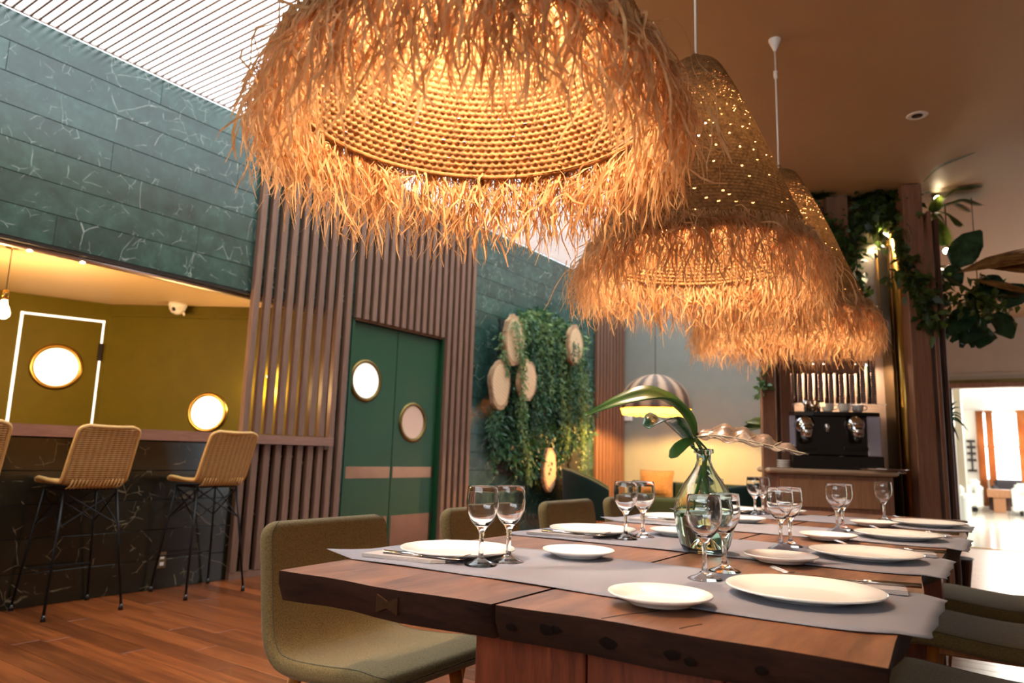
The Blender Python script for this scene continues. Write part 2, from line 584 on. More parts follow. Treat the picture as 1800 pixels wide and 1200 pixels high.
def ribbon_leaf(spine, widths, up, cup=0.15, wave=0.0, waves=6, nj=7):
    """broad leaf surface along spine points with half widths; returns MB grid (two sided thin)"""
    spine = [Vector(p) for p in spine]
    mb = MB(); P = []
    N = len(spine)
    for i, p in enumerate(spine):
        t = (spine[min(i + 1, N - 1)] - spine[max(i - 1, 0)]).normalized()
        s = t.cross(Vector(up)).normalized(); n = s.cross(t)
        row = []
        for j in range(nj):
            u = -1 + 2 * j / (nj - 1)
            w = widths[i]
            ph = waves * 2 * PI * i / (N - 1)
            row.append(p + s * u * w + n * (cup * w * u * u + wave * abs(u) * math.sin(ph + (PI / 2 if u > 0 else 0))))
        P.append(row)
    return mb.grid(P)
def bez(pts, n=16):
    """Catmull-Rom through pts"""
    pts = [Vector(p) for p in pts]
    out = []
    P = [pts[0] * 2 - pts[1]] + pts + [pts[-1] * 2 - pts[-2]]
    segs = len(pts) - 1
    for k in range(n + 1):
        u = k / n * segs
        i = min(int(u), segs - 1); t = u - i
        p0, p1, p2, p3 = P[i:i + 4]
        out.append(0.5 * ((2 * p1) + (p2 - p0) * t + (2 * p0 - 5 * p1 + 4 * p2 - p3) * t * t + (3 * p1 - p0 - 3 * p2 + p3) * t ** 3))
    return out

# ================================================================== SETTING
XW = -4.91            # marble face of the left wall
ZC = 2.925            # lower ceiling
YB = 10.2             # grey back wall
NICHE_Y1, NICHE_Z0, NICHE_Z1 = 4.27, 1.02, 2.222
DY0, DY1, DZ = 4.50, 5.765, 2.19

# floor
fl = MB().box(-9.5, 3.4, -4, 11.0, -0.12, -0.02).build('floor', M['joint']); fl['kind'] = 'structure'
pw = 0.128
plank_meshes = {}
def plank_mesh(L):
    if L not in plank_meshes:
        plank_meshes[L] = MB().cbox(-L / 2, L / 2, -pw / 2 + .0006, pw / 2 - .0006, -0.02, 0, 0.0012).mesh('plank', M['floor'])
    return plank_meshes[L]
rest = MB()
y = 0.5 + pw / 2
count = 0
while y < 11.0 - pw / 2:
    x = -4.93 - random.uniform(0, 1.4)
    while x < 3.2:
        L = random.choice((1.4, 1.8, 2.2))
        if y < 6.3 and x + L / 2 < 2.6 and count < 298:
            piece('plank', plank_mesh(L - 0.002), fl, (x + L / 2, y, 0)); count += 1
        else:
            rest.box(x, x + L - 0.002, y - pw / 2 + .0006, y + pw / 2 - .0006, -0.02, 0)
        x += L
    y += pw
rest.box(-9.4, 3.3, -4, 0.499, -0.02, 0)
rest.build('planks', M['floor'], fl, kind='stuff')

# left wall, backing then marble tiles
wl = MB()
TB = XW - 0.022
wl.box(TB - 0.2, TB, -1.2, YB, NICHE_Z1, 3.645)
wl.box(TB - 0.2, TB, -1.2, NICHE_Y1, 0, NICHE_Z0)
wl.box(TB - 0.2, TB, NICHE_Y1, DY0 - .03, 0, NICHE_Z1)
wl.box(TB - 0.2, TB, DY1 + .03, YB, 0, NICHE_Z1)
wl.box(TB - 0.2, TB, -4, -1.2, 0, 3.645)
wall_left = wl.build('wall_left', M['joint']); wall_left['kind'] = 'structure'
def tiles(y0, y1, z0, z1, h, off, L=2.6, mat='marble'):
    nz = max(1, round((z1 - z0) / h)); hh = (z1 - z0) / nz
    for k in range(nz):
        ys = [y0]
        yy = y0 + ((k * 0.37 + off) % 1.0) * L
        while yy < y1 - 0.15:
            if yy > y0 + 0.15: ys.append(yy)
            yy += L
        ys.append(y1)
        for a, b in zip(ys, ys[1:]):
            mb = MB().cbox(-0.02, 0.0, -(b - a) / 2 + 0.001, (b - a) / 2 - 0.001, 0.0018, hh - 0.0018, 0.0012)
            mb.build('tile', M[mat], wall_left, loc=(XW, (a + b) / 2, z0 + k * hh))
tiles(-1.2, YB, NICHE_Z1, 3.64, 0.2026, 0.2)
tiles(-1.2, NICHE_Y1, 0, 1.015, 0.203, 0.55, 2.6, 'marble_shaded')  # bar front tiles, shade put into the stone colour
tiles(NICHE_Y1, DY0 - .03, 0, NICHE_Z1, 0.203, 0.9)
tiles(DY1 + .03, YB, 0, NICHE_Z1, 0.203, 0.4)

# back wall (grey), return, wall with the doorway, right and front walls
b = MB().box(TB - 0.2, -1.5, YB, YB + 0.15, 0, 3.66); o = b.build('wall_back', M['grey_wall']); o['kind'] = 'structure'
b = MB()
OX0, OX1, OZ = -0.52, 1.75, 2.03
b.box(-1.65, OX0, 11.0, 11.15, 0, 3.3); b.box(OX1, 3.4, 11.0, 11.15, 0, 3.3); b.box(OX0, OX1, 11.0, 11.15, OZ, 3.3)
b.box(-1.65, -1.5, YB, 11.0, 0, 3.3)
o = b.build('wall_doorway', M['tan_wall']); o['kind'] = 'structure'
wr = MB(); wr.box(3.25, 3.4, -4, 8.3, 0, 3.3); wr.box(3.25, 3.4, 9.6, 11.0, 0, 3.3); wr.box(3.25, 3.4, 8.3, 9.6, 0, .25); wr.box(3.25, 3.4, 8.3, 9.6, 2.55, 3.3)
o = wr.build('wall_right', M['tan_wall']); o['kind'] = 'structure'
w4 = structure('fill_window_right')  # unseen window added to brighten the ceiling and the coffee station side
for y_ in (8.3, 9.54): MB().box(3.28, 3.36, y_, y_ + .06, .25, 2.55).build('mullion', M['dark_post'], w4)
wf_ = MB(); wf_.box(-9.5, -3.6, -4.15, -4, 0, 3.95); wf_.box(2.4, 3.4, -4.15, -4, 0, 3.95); wf_.box(-3.6, 2.4, -4.15, -4, 0, 1.75); wf_.box(-3.6, 2.4, -4.15, -4, 2.75, 3.95)
o = wf_.build('wall_front', M['tan_wall']); o['kind'] = 'structure'
w5 = structure('fill_window_front')  # unseen window added behind the camera as soft fill for the room
for x_ in (-3.6, -1.63, .37, 2.34): MB().box(x_, x_ + .06, -4.1, -4.03, 1.75, 2.75).build('mullion', M['dark_post'], w5)
# lower ceiling, its edge is the side of the skylight
XS = -2.08
o = MB().box(XS, 3.4, -4, 11.0, ZC, 3.95).build('ceiling', M['plaster'], bevel=0.01); o['kind'] = 'structure'
# header rail over the doorway
tr = structure('trim_1')
MB().box(OX0 - 0.09, OX1 + 0.09, 10.95, 11.0, OZ, OZ + 0.06).build('head_rail', M['post'], tr)
MB().box(OX0 - 0.09, OX1 + 0.09, 10.93, 11.0, OZ + 0.06, OZ + 0.10).build('head_strip', M['old_brass'], tr)
MB().box(OX0 - 0.09, OX0, 10.95, 11.0, 0, OZ).build('jamb', M['dark_post'], tr)
MB().box(OX1, OX1 + 0.09, 10.95, 11.0, 0, OZ).build('jamb', M['dark_post'], tr)
MB().box(OX0 - 0.6, OX1 + 0.3, 10.97, 11.0, OZ + 0.165, OZ + 0.185).build('conduit', M['tan_wall'], tr)
MB().box(OX0 - .2, OX1 + .2, 10.955, 11.0, 0.0, 0.012).build('threshold', M['brass'], tr)

# skylight slats
sky = structure('ceiling_skylight')
slm = MB().box(XW, XS + .01, -0.0075, 0.0075, 0, 0.013).mesh('skylight_slat', M['sky_slat'])
yy = -0.6
while yy < YB - 0.03:
    piece('skylight_slat', slm, sky, (0, yy, 3.642)); yy += 0.0503
MB().box(XW - .02, XW - .001, -1, YB, 3.651, 3.665).build('skylight_rail', M['sky_slat'], sky)
MB().box(-4.9, XS, -1.0, -.95, 3.2, 3.95).build('skylight_end', M['plaster'], sky)
o = MB().box(TB - 0.2, XS, -4, -1.0, 3.642, 3.95).build('ceiling_front', M['plaster']); o['kind'] = 'structure'
o = MB().box(-9.5, TB - .2, -4.15, -1.2, 2.3, 3.95).build('wall_front_upper', M['plaster']); o['kind'] = 'structure'

# vertical wood slats on the left wall
scr = structure('trim_2')
SX0, SX1, SW = XW + 0.004, XW + 0.052, 0.058
def slat(y0, z0, z1, w=SW, par=None):
    MB().cbox(SX0, SX1, -w / 2, w / 2, z0, z1, 0.003).build('slat', M['slat'], par or scr, loc=(0, y0 + w / 2, 0))
for k in range(10):
    y0 = 3.373 + 0.1086 * k
    if y0 < 4.24:
        slat(y0, 1.098, 3.64); slat(y0, 0.05, 1.018)
    else:
        slat(y0, 0.05, 3.64)
for k in range(18):
    y0 = 4.474 + 0.1015 * k
    slat(y0, DZ + 0.015 if k <= 12 else 0.05, 3.64, 0.056)
MB().box(SX0, SX1 - .004, 3.373, DY0 - .035, 0, 0.05).build('base_rail', M['slat'], scr)
MB().box(SX0, SX1 - .004, DY1 + .035, 6.26, 0, 0.05).build('base_rail', M['slat'], scr)
scr2 = structure('trim_3')
for k in range(9):
    slat(9.23 + 0.107 * k, 0.05, 3.64, 0.07, scr2)
MB().box(SX0, SX1 - .004, 9.23, 10.16, 0, 0.05).build('base_rail', M['slat'], scr2)

# green double door
d1 = structure('door_1')
XD = XW - 0.035
MB().box(TB - .19, XD - .05, DY0 - .03, DY1 + .03, 0, DZ + .03).build('door_back', M['gunmetal'], d1)
MB().box(XD - .05, XW + .01, DY0 - .03, DY0, 0, DZ + .03).build('door_jamb', M['door_green'], d1)
MB().box(XD - .05, XW + .01, DY1, DY1 + .03, 0, DZ + .03).build('door_jamb', M['door_green'], d1)
MB().box(XD - .05, XW + .012, DY0, DY1, DZ, DZ + .03).build('door_head', M['copper'], d1)
ym = 5.125
def door_leaf(y0, y1, pc, pz, pm):
    L = MB().cbox(-0.04, 0, y0 + .004, y1 - .004, 0.01, DZ - .005, .003).build('door_leaf', M['door_green'], d1, loc=(XD, 0, 0))
    MB().box(0.0, 0.003, y0 + .02, y1 - .02, 0.735, 0.842).build('push_plate', M['copper'], L)
    MB().box(0.0, 0.003, y0 + .03, y1 - .03, 0.02, 0.375).build('kick_plate', M['copper'], L)
    T = Matrix.Translation((0, pc, pz)) @ Matrix.Rotation(PI / 2, 4, 'Y')
    MB().lathe([(0.165, -0.002), (0.165, 0.012), (0.175, 0.020), (0.197, 0.016), (0.205, 0.0), (0.205, -0.002)], 48).map(T).build('porthole_ring', M['old_brass'], L, True)
    MB().lathe([(0, 0.004), (0.168, 0.004), (0.168, -0.002), (0, -0.002)], 48).map(T).build('porthole_glass', pm, L)
    return L
kcp = NT('porthole_copper_glass'); kcp.p(Base_Color=lin('#a5806a'), Roughness=0.3, Metallic=0.4)
door_leaf(DY0, ym, 4.717, 1.645, M['porthole_white'])
door_leaf(ym, DY1, 5.40, 1.288, kcp.m)
for z in (0.3, 1.6):
    MB().tube([(XD + .006, DY1 - .004, z), (XD + .006, DY1 - .004, z + .1)], .008, 8).build('hinge', M['gunmetal'], d1)

# ------------------------------------------------------------------ bar niche
NZC = 2.25
c0 = Vector((-6.691, 3.165)); c1 = Vector((-5.0, 4.22))
dirL = Vector((-0.345, -0.938)); p_far = c0 + dirL * 4.8
b = MB()
def vwall(mb, a, bb, z0, z1, th, side):
    a, bb = Vector(a), Vector(bb); t = (bb - a).normalized(); n = Vector((-t.y, t.x)) * th * side
    mb.prism([tuple(a), tuple(bb), tuple(bb + n), tuple(a + n)], z0, z1)
b2 = MB(); vwall(b2, p_far, c0, 0, 2.4, .08, 1); o = b2.build('wall_bar_left', M['olive']); o['kind'] = 'structure'
b2 = MB(); vwall(b2, c0, (-4.95, 4.26), 0, 2.4, .08, 1); o = b2.build('wall_bar_back', M['olive']); o['kind'] = 'structure'
o = MB().box(-9.3, TB - .2, -1.2, 4.5, NZC, NZC + .1).build('ceiling_bar', M['cream']); o['kind'] = 'structure'
o = MB().box(-9.3, TB - .2, -1.3, -1.2, 0, 2.4).build('wall_bar_end', M['olive']); o['kind'] = 'structure'
# moulding line under the bar ceiling
tr4 = structure('trim_4')
t = (Vector((-4.95, 4.26)) - c0).normalized(); nn = Vector((t.y, -t.x))
b2 = MB(); vwall(b2, c0 + nn * .0, Vector((-4.96, 4.25)), 2.14, 2.165, .018, -1); b2.build('picture_rail', M['olive'], tr4)

# frame of reference on the left bar wall
tl = -dirL
nl = Vector((tl.y, -tl.x))    # into the bar
def on_bar_left(px, py):
    d = ray(px, py)
    tt = ((c0.x - CAM.x) * nl.x + (c0.y - CAM.y) * nl.y) / (d.x * nl.x + d.y * nl.y)
    p = CAM + d * tt
    return (Vector((p.x, p.y)) - c0).dot(tl), p.z
def on_bar_back(px, py):
    d = ray(px, py)
    tt = ((c0.x - CAM.x) * nn.x + (c0.y - CAM.y) * nn.y) / (d.x * nn.x + d.y * nn.y)
    p = CAM + d * tt
    return (Vector((p.x, p.y)) - c0).dot(t), p.z
d2 = empty('door_2', (c0.x, c0.y, 0), math.atan2(tl.y, tl.x)); d2['kind'] = 'structure'
# local: x along wall (towards corner is 0), -y into the bar
s0, zt = on_bar_left(40, 531); s1, _ = on_bar_left(187, 546)
DT = 2.09
MB().cbox(s0 + .02, s1 - .02, -.012, -.001, .02, DT - .02, .002).build('door_leaf', M['olive'], d2)
MB().box(s0 - .004, s0 + .018, -.006, -.001, .02, DT).build('lit_gap', M['gap_light'], d2)
MB().box(s1 - .016, s1, -.006, -.001, .02, DT).build('lit_gap', M['gap_light'], d2)
MB().box(s0, s1, -.006, -.001, DT - .018, DT).build('lit_gap', M['gap_light'], d2)
for z in (1.72, .5):
    MB().cbox(s1 - .03, s1 + .012, -.02, -.002, z, z + .16, .003).build('hinge', M['gunmetal'], d2)
sc, zc = on_bar_left(99, 645)
T = Matrix.Translation((sc, -.01, zc)) @ Matrix.Rotation(PI / 2, 4, 'X')
MB().lathe([(0.165, 0.0), (0.165, 0.012), (0.178, 0.022), (0.198, 0.016), (0.205, 0.0)], 48).map(T).build('porthole_ring', M['brass'], d2, True)
MB().lathe([(0, 0.006), (0.168, 0.006), (0.168, -.002), (0, -.002)], 48).map(T).build('porthole_glass', M['porthole_warm'], d2)
w1 = empty('window_1', (c0.x, c0.y, 0), math.atan2(t.y, t.x)); w1['kind'] = 'structure'
sc, zc = on_bar_back(365, 725)
T = Matrix.Translation((sc, -.004, zc)) @ Matrix.Rotation(PI / 2, 4, 'X')
MB().lathe([(0.145, 0.0), (0.145, 0.012), (0.158, 0.022), (0.176, 0.016), (0.182, 0.0)], 48).map(T).build('porthole_ring', M['brass'], w1, True)
MB().lathe([(0, 0.006), (0.148, 0.006), (0.148, -.002), (0, -.002)], 48).map(T).build('porthole_glass', M['porthole_warm'], w1)

# ================================================================== BAR THINGS
bar = thing('bar_counter', 'long reddish wood bar ledge on the green marble wall behind the stools', 'counter')
MB().prism([(-5.32, -1.15), (XW + .095, -1.15), (XW + .095, 4.262), (-4.93, 4.262), (-5.28, 4.02), (-5.32, 3.98)], NICHE_Z0 + .001, 1.093).build('counter_top', M['bar_wood'], bar)
MB().cbox(XW - .0, XW + .05, 4.2, 4.262, NICHE_Z0 - .03, NICHE_Z0, .002).build('bracket', M['slat'], bar)
lr = thing('light_rail', 'slim metal lighting profile along the top edge of the bar opening', 'light')
MB().tube([(XW - .06, -1.1, NICHE_Z1 - .028), (XW - .06, 4.2, NICHE_Z1 - .028)], .024, 12).build('profile', M['steel'], lr, True)
MB().box(XW - .03, XW - .002, -1.15, 4.2, NICHE_Z1 - .022, NICHE_Z1 - .001).build('dark_strip', M['gunmetal'], lr)  # dark metal strip in front of the profile
for px, py in ((55, 425), (148, 448)):
    p = at(px, py, X=XW - .05)
    MB().lathe([(0, -.004), (.014, -.004), (.016, 0), (0, 0)], 16).build('led_lens', M['bulb'], lr, loc=(XW - .06, p.y, NICHE_Z1 - .05))

def bulb_shape(r=.032, h=.11):
    return MB().lathe([(0, -h), (r * .5, -h + r * .13), (r * .87, -h + r * .5), (r, -h + r), (r * .87, -h + r * 1.6), (r * .5, -h + r * 2.4), (r * .4, 0), (0, 0)], 20)
def bar_pendant(loc, length, label, power):
    p = thing('pendant_bulb', label, 'lamp', loc)
    MB().lathe([(0, 0), (.035, 0), (.035, -.012), (0, -.016)], 20).build('ceiling_rose', M['brass'], p, True)
    MB().tube([(0, 0, -.01), (0, 0, -length)], .003, 6).build('cord', M['cord_dark'], p)
    MB().lathe([(0, .04), (.012, .038), (.02, .02), (.02, -.03), (0, -.03)], 16, c=(0, 0, -length)).build('lamp_holder', M['brass'], p, True)
    bulb_shape(.04, .13).build('bulb', M['bulb'], p, True, loc=(0, 0, -length - .025))
    point('bulb_light', (0, 0, -length - .24), power, (1, .64, .27), .05, p)
    return p
pt = at(22, 433, Z=NZC); pb = at(9, 522, D=(pt - CAM).dot(AX_F))
bar_pendant((pt.x, pt.y, NZC), NZC - pb.z, 'bare glowing bulb on a dark cord hanging inside the bar opening', P_BAR)
bar_pendant((-5.75, .6, NZC), .45, 'second bare bulb pendant farther left inside the bar', P_BAR)
ph_ = at(479, 640, X=-5.35)
bar_pendant((ph_.x, ph_.y, NZC), NZC - ph_.z, 'bare bulb pendant glowing behind the wood slats at the end of the bar', 9)
sec = at(313, 533, Z=NZC)
cm = thing('security_camera', 'white dome security camera on the bar ceiling', 'camera', (sec.x, sec.y, NZC))
MB().lathe([(0, 0), (.075, 0), (.078, -.03), (.072, -.035)], 28).build('camera_base', M['white_plastic'], cm, True)
MB().lathe([(.07, -.03), (.068, -.055), (.05, -.085), (.02, -.1), (0, -.102)], 28).build('dome', M['white_plastic'], cm, True)
T = Matrix.Translation((.035, -.055, -.06)) @ Quaternion((0.55, -0.8, -0.25)).to_matrix().to_4x4() if False else Matrix.Translation((.03, -.05, -.062))
MB().lathe([(0, -.02), (.014, -.016), (.018, 0), (.014, .014), (0, .018)], 14).map(T).build('lens', M['black_plastic'], cm, True)
MB().tube([(.05, .03, -.08), (.06, .035, -.11)], .01, 8).build('cable_stub', M['white_plastic'], cm, True)
sk = thing('wall_socket', 'small pale socket plate low on the marble beneath the bar', 'socket', (XW, at(282, 998, X=XW).y, .14))
MB().cbox(0, .008, -.03, .03, 0, .11, .002).build('plate', M['cushion'], sk)
for z in (.03, .075): MB().box(.008, .011, -.014, .014, z - .012, z + .012).build('insert', M['white_plastic'], sk)

# ------------------------------------------------------------------ bar stools
def make_stool(loc, label):
    """local: sitter faces -x"""
    r = thing('bar_stool', label, 'stool', loc, 0, 'rattan bar stools at the marble bar')
    prof = [(-.20, .742), (-.17, .756), (-.10, .750), (0, .738), (.10, .732), (.15, .738), (.178, .765), (.20, .82), (.232, .92), (.268, 1.02), (.295, 1.085)]
    pr = [Vector((x, 0, z)) for x, z in prof]
    sp = bez(pr, 64)
    P = []
    n = len(sp)
    for i, p in enumerate(sp):
        tt = (sp[min(i + 1, n - 1)] - sp[max(i - 1, 0)]).normalized()
        nr = Vector((0, 1, 0)).cross(tt)
        u = i / (n - 1)
        hw = .174 + .008 * math.sin(PI * u)
        rc = .05
        L = u * .82
        for dist in (L, .82 - L):
            if dist < rc: hw -= rc * (1 - math.sqrt(max(0, 1 - ((rc - dist) / rc) ** 2)))
        row = []
        for j in range(13):
            v = -1 + 2 * j / 12
            row.append(p + Vector((0, hw * v, 0)) + nr * (-.028 * (v * v)) * (0.4 + .6 * math.sin(PI * min(1, u * 1.1))))
        P.append(row)
    o = MB().grid(P).build('seat_shell', M['rattan'], r, True)
    so = o.modifiers.new('thick', 'SOLIDIFY'); so.thickness = .016; so.offset = 0
    edge = [row[0] for row in P] + [P[-1][j] for j in range(1, 12)] + [row[12] for row in P[::-1]] + [P[0][j] for j in range(11, 0, -1)]
    MB().tube(edge, .0125, 8, closed=True).build('rim', M['rattan_rim'], r, True)
    wraps = MB()
    for j in range(15):
        yy = -.145 + .29 * j / 14
        wraps.tube([(.145, yy - .006, .722), (.168, yy + .004, .735), (.188, yy + .008, .775)], .005, 5)
    wraps.build('edge_lacing', M['rattan_rim'], r, True)
    fr = MB()
    for sx in (-1, 1): fr.tube([(sx * .125, -.15, .715), (sx * .125, .15, .715)], .007, 6)
    for sy in (-1, 1): fr.tube([(-.125, sy * .15, .715), (.125, sy * .15, .715)], .007, 6)
    fr.build('seat_frame', M['black_metal'], r)
    tops = {}
    for sx in (-1, 1):
        for sy in (-1, 1):
            a, b_ = Vector((sx * .125, sy * .15, .715)), Vector((sx * .21, sy * .213, 0))
            tops[(sx, sy)] = (a, b_)
            lg = MB().tube([a, b_ + Vector((0, 0, .03))], .0078, 8).build('leg', M['black_metal'], r, True)
            MB().tube([b_ + Vector((0, 0, .035)), b_ + Vector((0, 0, 0))], [.008, .015], 10).build('foot_cap', M['black_plastic'], lg, True)
    def on(k, z):
        a, b_ = tops[k]; return a.lerp(b_, (a.z - z) / a.z)
    for k1, k2 in (((-1, -1), (-1, 1)), ((1, -1), (1, 1)), ((-1, -1), (1, -1)), ((-1, 1), (1, 1))):
        MB().tube([on(k1, .70), on(k2, .50)], .0045, 6).build('cross_brace', M['black_metal'], r)
        MB().tube([on(k2, .70), on(k1, .50)], .0045, 6).build('cross_brace', M['black_metal'], r)
    MB().tube([on((-1, -1), .235), on((-1, 1), .235)], .006, 8).build('footrest', M['black_metal'], r)
    return r
st = make_stool((-4.675, 2.16, 0), 'wicker bar stool on thin black legs, standing alone between two others, middle one')
dup(st, (-4.655, 2.99, 0), label='wicker bar stool beside the wood slat screen, nearest the green door')
dup(st, (-4.675, 1.46, 0), label='wicker bar stool cut off by the left edge of the picture')

# ================================================================== MOSS WALL
def slab_slice(px, py, wy, hz, label, seed, xo):
    p = at(px, py, X=XW + xo)
    r = thing('wood_slice', label, 'decoration', (XW + xo, p.y, p.z), 0, 'wood slices on the plant wall')
    rs = random.Random(seed)
    n = 44; ph = [rs.uniform(0, 6.28) for _ in range(5)]
    rad = [1 + .022 * math.sin(3 * 2 * PI * k / n + ph[0]) + .02 * math.sin(5 * 2 * PI * k / n + ph[1]) + rs.uniform(-.045, .045) for k in range(n)]
    out = [(math.cos(2 * PI * k / n) * wy * rad[k], math.sin(2 * PI * k / n) * hz * rad[k]) for k in range(n)]
    T = Matrix(((0, 0, 1, 0), (1, 0, 0, 0), (0, 1, 0, 0), (0, 0, 0, 1)))
    mb = MB(); mb.prism(out, -.03, .02); mb.map(T).build('bark_edge', M['bark'], r)
    sm = [(math.cos(2 * PI * k / n) * wy * .84 * (1 + .02 * math.sin(3 * 2 * PI * k / n + ph[0])), math.sin(2 * PI * k / n) * hz * .86) for k in range(n)]
    MB().tube([(-xo + .003, 0, 0), (-.03, 0, 0)], .012, 8).build('mount', M['black_metal'], r)
    mb = MB(); mb.prism(sm, .0, .024); mb.map(T).build('cut_face', M['slice'], r)
    if seed == 5:
        for yy, zz in ((.03, .07), (.0, .0), (-.03, -.05)):
            MB().lathe([(0, .028), (.022, .026), (.022, .02)], 12).map(Matrix.Translation((0, yy, zz)) @ Matrix.Rotation(PI / 2, 4, 'Y')).build('knot_hole', M['joint'], r)
k = NT('slice_face')
v = k.coords('Object', (1, 1, 1))
wv = k.n('ShaderNodeTexWave', wave_type='RINGS', rings_direction='X'); k.set(wv.inputs['Vector'], v)
wv.inputs['Scale'].default_value = 9; wv.inputs['Distortion'].default_value = 3; wv.inputs['Detail'].default_value = 2
k.p(Base_Color=k.ramp(wv.outputs[1], [(0, lin('#b79570')), (1, lin('#cdb08c'))]), Roughness=.7)
M['slice'] = k.m
slab_slice(903, 598, .20, .30, 'large bark edged wood slice at the upper left of the plant wall', 1, .22)
slab_slice(878, 676, .19, .28, 'pale oval wood slice hanging furthest left, clear of leaves', 2, .17)
slab_slice(926, 668, .19, .25, 'pale wood slice right of the leftmost one with strands hanging over it', 3, .25)
slab_slice(1010, 607, .19, .27, 'wood slice at the upper right of the plant wall', 4, .27)
slab_slice(965, 825, .15, .27, 'lowest wood slice on the plant wall with dark knot holes', 5, .19)

def poly_px_points(poly, n, xo):
    """random points inside a pixel polygon, put on the wall plane"""
    out = []
    xs = [p[0] for p in poly]; ys = [p[1] for p in poly]
    while len(out) < n:
        x, y_ = random.uniform(min(xs), max(xs)), random.uniform(min(ys), max(ys))
        ins = False
        j = len(poly) - 1
        for i in range(len(poly)):
            xi, yi = poly[i]; xj, yj = poly[j]
            if (yi > y_) != (yj > y_) and x < (xj - xi) * (y_ - yi) / (yj - yi) + xi: ins = not ins
            j = i
        if ins:
            p = at(x, y_, X=XW + .02)
            out.append((XW + random.uniform(.02, xo), p.y, p.z))
    return np.array(out)
pw_ = thing('plant_panel', 'dense dark green foliage panel covering the marble under the trailing strands', 'plant', (XW, 7.8, 1.6))
poly = [(888, 570), (905, 548), (940, 540), (975, 560), (1010, 580), (1022, 640), (1034, 720), (1030, 770), (985, 800), (960, 840), (905, 838), (862, 800), (853, 735), (872, 712), (900, 690), (905, 640)]
pts = poly_px_points(poly, 5200, .16) - np.array([XW, 7.8, 1.6])
v_, t_ = leaf_cloud(pts, rng.uniform(.05, .11, len(pts)), rng.uniform(.02, .045, len(pts)), .7, 1, (.8, 0, 0))
cloud_obj('foliage', [(v_, t_)], M['moss_dark'], pw_, 'stuff', .004)
poly2 = [(890, 565), (905, 548), (935, 545), (960, 560), (1000, 578), (1020, 600), (1000, 640), (930, 600), (890, 600)]
pts = poly_px_points(poly2, 1100, .2) - np.array([XW, 7.8, 1.6])
v_, t_ = leaf_cloud(pts, rng.uniform(.05, .12, len(pts)), rng.uniform(.02, .04, len(pts)), .3, 1, (.8, 0, .3))
cloud_obj('crown_leaves', [(v_, t_)], M['trail'], pw_, 'stuff', .004)
b = MB().box(.002, .02, -1.0, 1.05, -.85, 1.0).build('panel_board', M['joint'], pw_)
ends = [(892, 570, 905, 700), (905, 560, 918, 640), (918, 560, 922, 790), (935, 560, 938, 765), (948, 565, 950, 690), (962, 575, 968, 700), (975, 580, 975, 720),
        (985, 590, 990, 760), (998, 590, 1000, 740), (1008, 600, 1012, 790), (1018, 610, 1024, 780), (1026, 650, 1032, 740), (955, 600, 958, 780), (1000, 640, 995, 800), (880, 585, 890, 660), (942, 640, 945, 800), (912, 640, 915, 745), (1030, 690, 1022, 835), (870, 720, 866, 830), (925, 790, 930, 850)]
for i, (xa, ya, xb, yb) in enumerate(ends):
    xo = random.uniform(.15, .22) if not (xa in (905, 918, 1008, 1018)) else .30
    a = at(xa, ya, X=XW + xo); e = at(xb, yb, X=XW + xo)
    L = a.z - e.z
    r = tag(empty('trailing_strand', a), 'grey green trailing strand hanging down the plant wall', 'plant', 'trailing strands on the plant wall')
    n = int(L * 330)
    u = rng.uniform(0, 1, n)
    wid = .05 * (1 - u * .6) + .012
    pos = np.stack([rng.normal(0, 1, n) * wid * .5, (e.y - a.y) * u + rng.normal(0, 1, n) * wid * .6, -L * u], axis=1)
    v_, t_ = leaf_cloud(pos, rng.uniform(.03, .07, n), rng.uniform(.010, .02, n), .9, .8, (.3, 0, 0))
    cloud_obj('leaflets', [(v_, t_)], M['trail'] if i % 3 else M['moss_dark'], r, 'stuff')
    MB().tube([(0, 0, 0), (0, (e.y - a.y) * .5, -L * .5), (0, e.y - a.y, -L)], .003, 4).build('vine_stem', M['stem'], r)

# ================================================================== BACK CORNER
pc = at(1152, 715, Y=8.8)
sp_ = thing('shell_pendant', 'ribbed dome pendant lamp with glowing scalloped rim before the grey wall', 'lamp', (pc.x, pc.y, 1.665))
RD, HD = .455, .43
k = NT('shell_ribs')
v = k.coords('Object', (1, 1, 1), False)
n1 = k.noise(v, 22, 4, .7)
gm = k.n('ShaderNodeSeparateXYZ'); k.set(gm.inputs[0], v)
ang = k.math('ARCTAN2', gm.outputs[1], gm.outputs[0])
st_ = k.math('SINE', k.math('MULTIPLY', ang, 12.0))
mx_ = k.math('ADD', k.math('MULTIPLY', st_, .38), k.math('ADD', k.math('MULTIPLY', n1, .5), .2))
colr = k.ramp(mx_, [(.2, lin('#4f3626')), (.75, lin('#a58468'))])
k.p(Base_Color=colr, Roughness=.6)
tr_ = k.n('ShaderNodeBsdfTranslucent'); k.set(tr_.inputs[0], colr)
ms = k.n('ShaderNodeMixShader'); ms.inputs[0].default_value = .06
k.set(ms.inputs[1], k.b.outputs[0]); k.set(ms.inputs[2], tr_.outputs[0]); k.set(k.out.inputs[0], ms.outputs[0])
prof = [(0, HD), (.06, HD - .002)] + [(RD * math.sin(a), HD * math.cos(a)) for a in [PI / 2 * i / 14 for i in range(2, 15)]] + [(RD * 1.005, -.03)]
o = MB().lathe(prof, 96, rf=lambda a, z: 1 + .022 * abs(math.cos(6 * a))).build('dome', k.m, sp_, True)
so = o.modifiers.new('thick', 'SOLIDIFY'); so.thickness = .006
k = NT('glowing_rim'); k.p(Base_Color=lin('#d9a347'), Roughness=.5)
tr_ = k.n('ShaderNodeBsdfTranslucent'); tr_.inputs[0].default_value = lin('#f0b545')
ms = k.n('ShaderNodeMixShader'); ms.inputs[0].default_value = .7
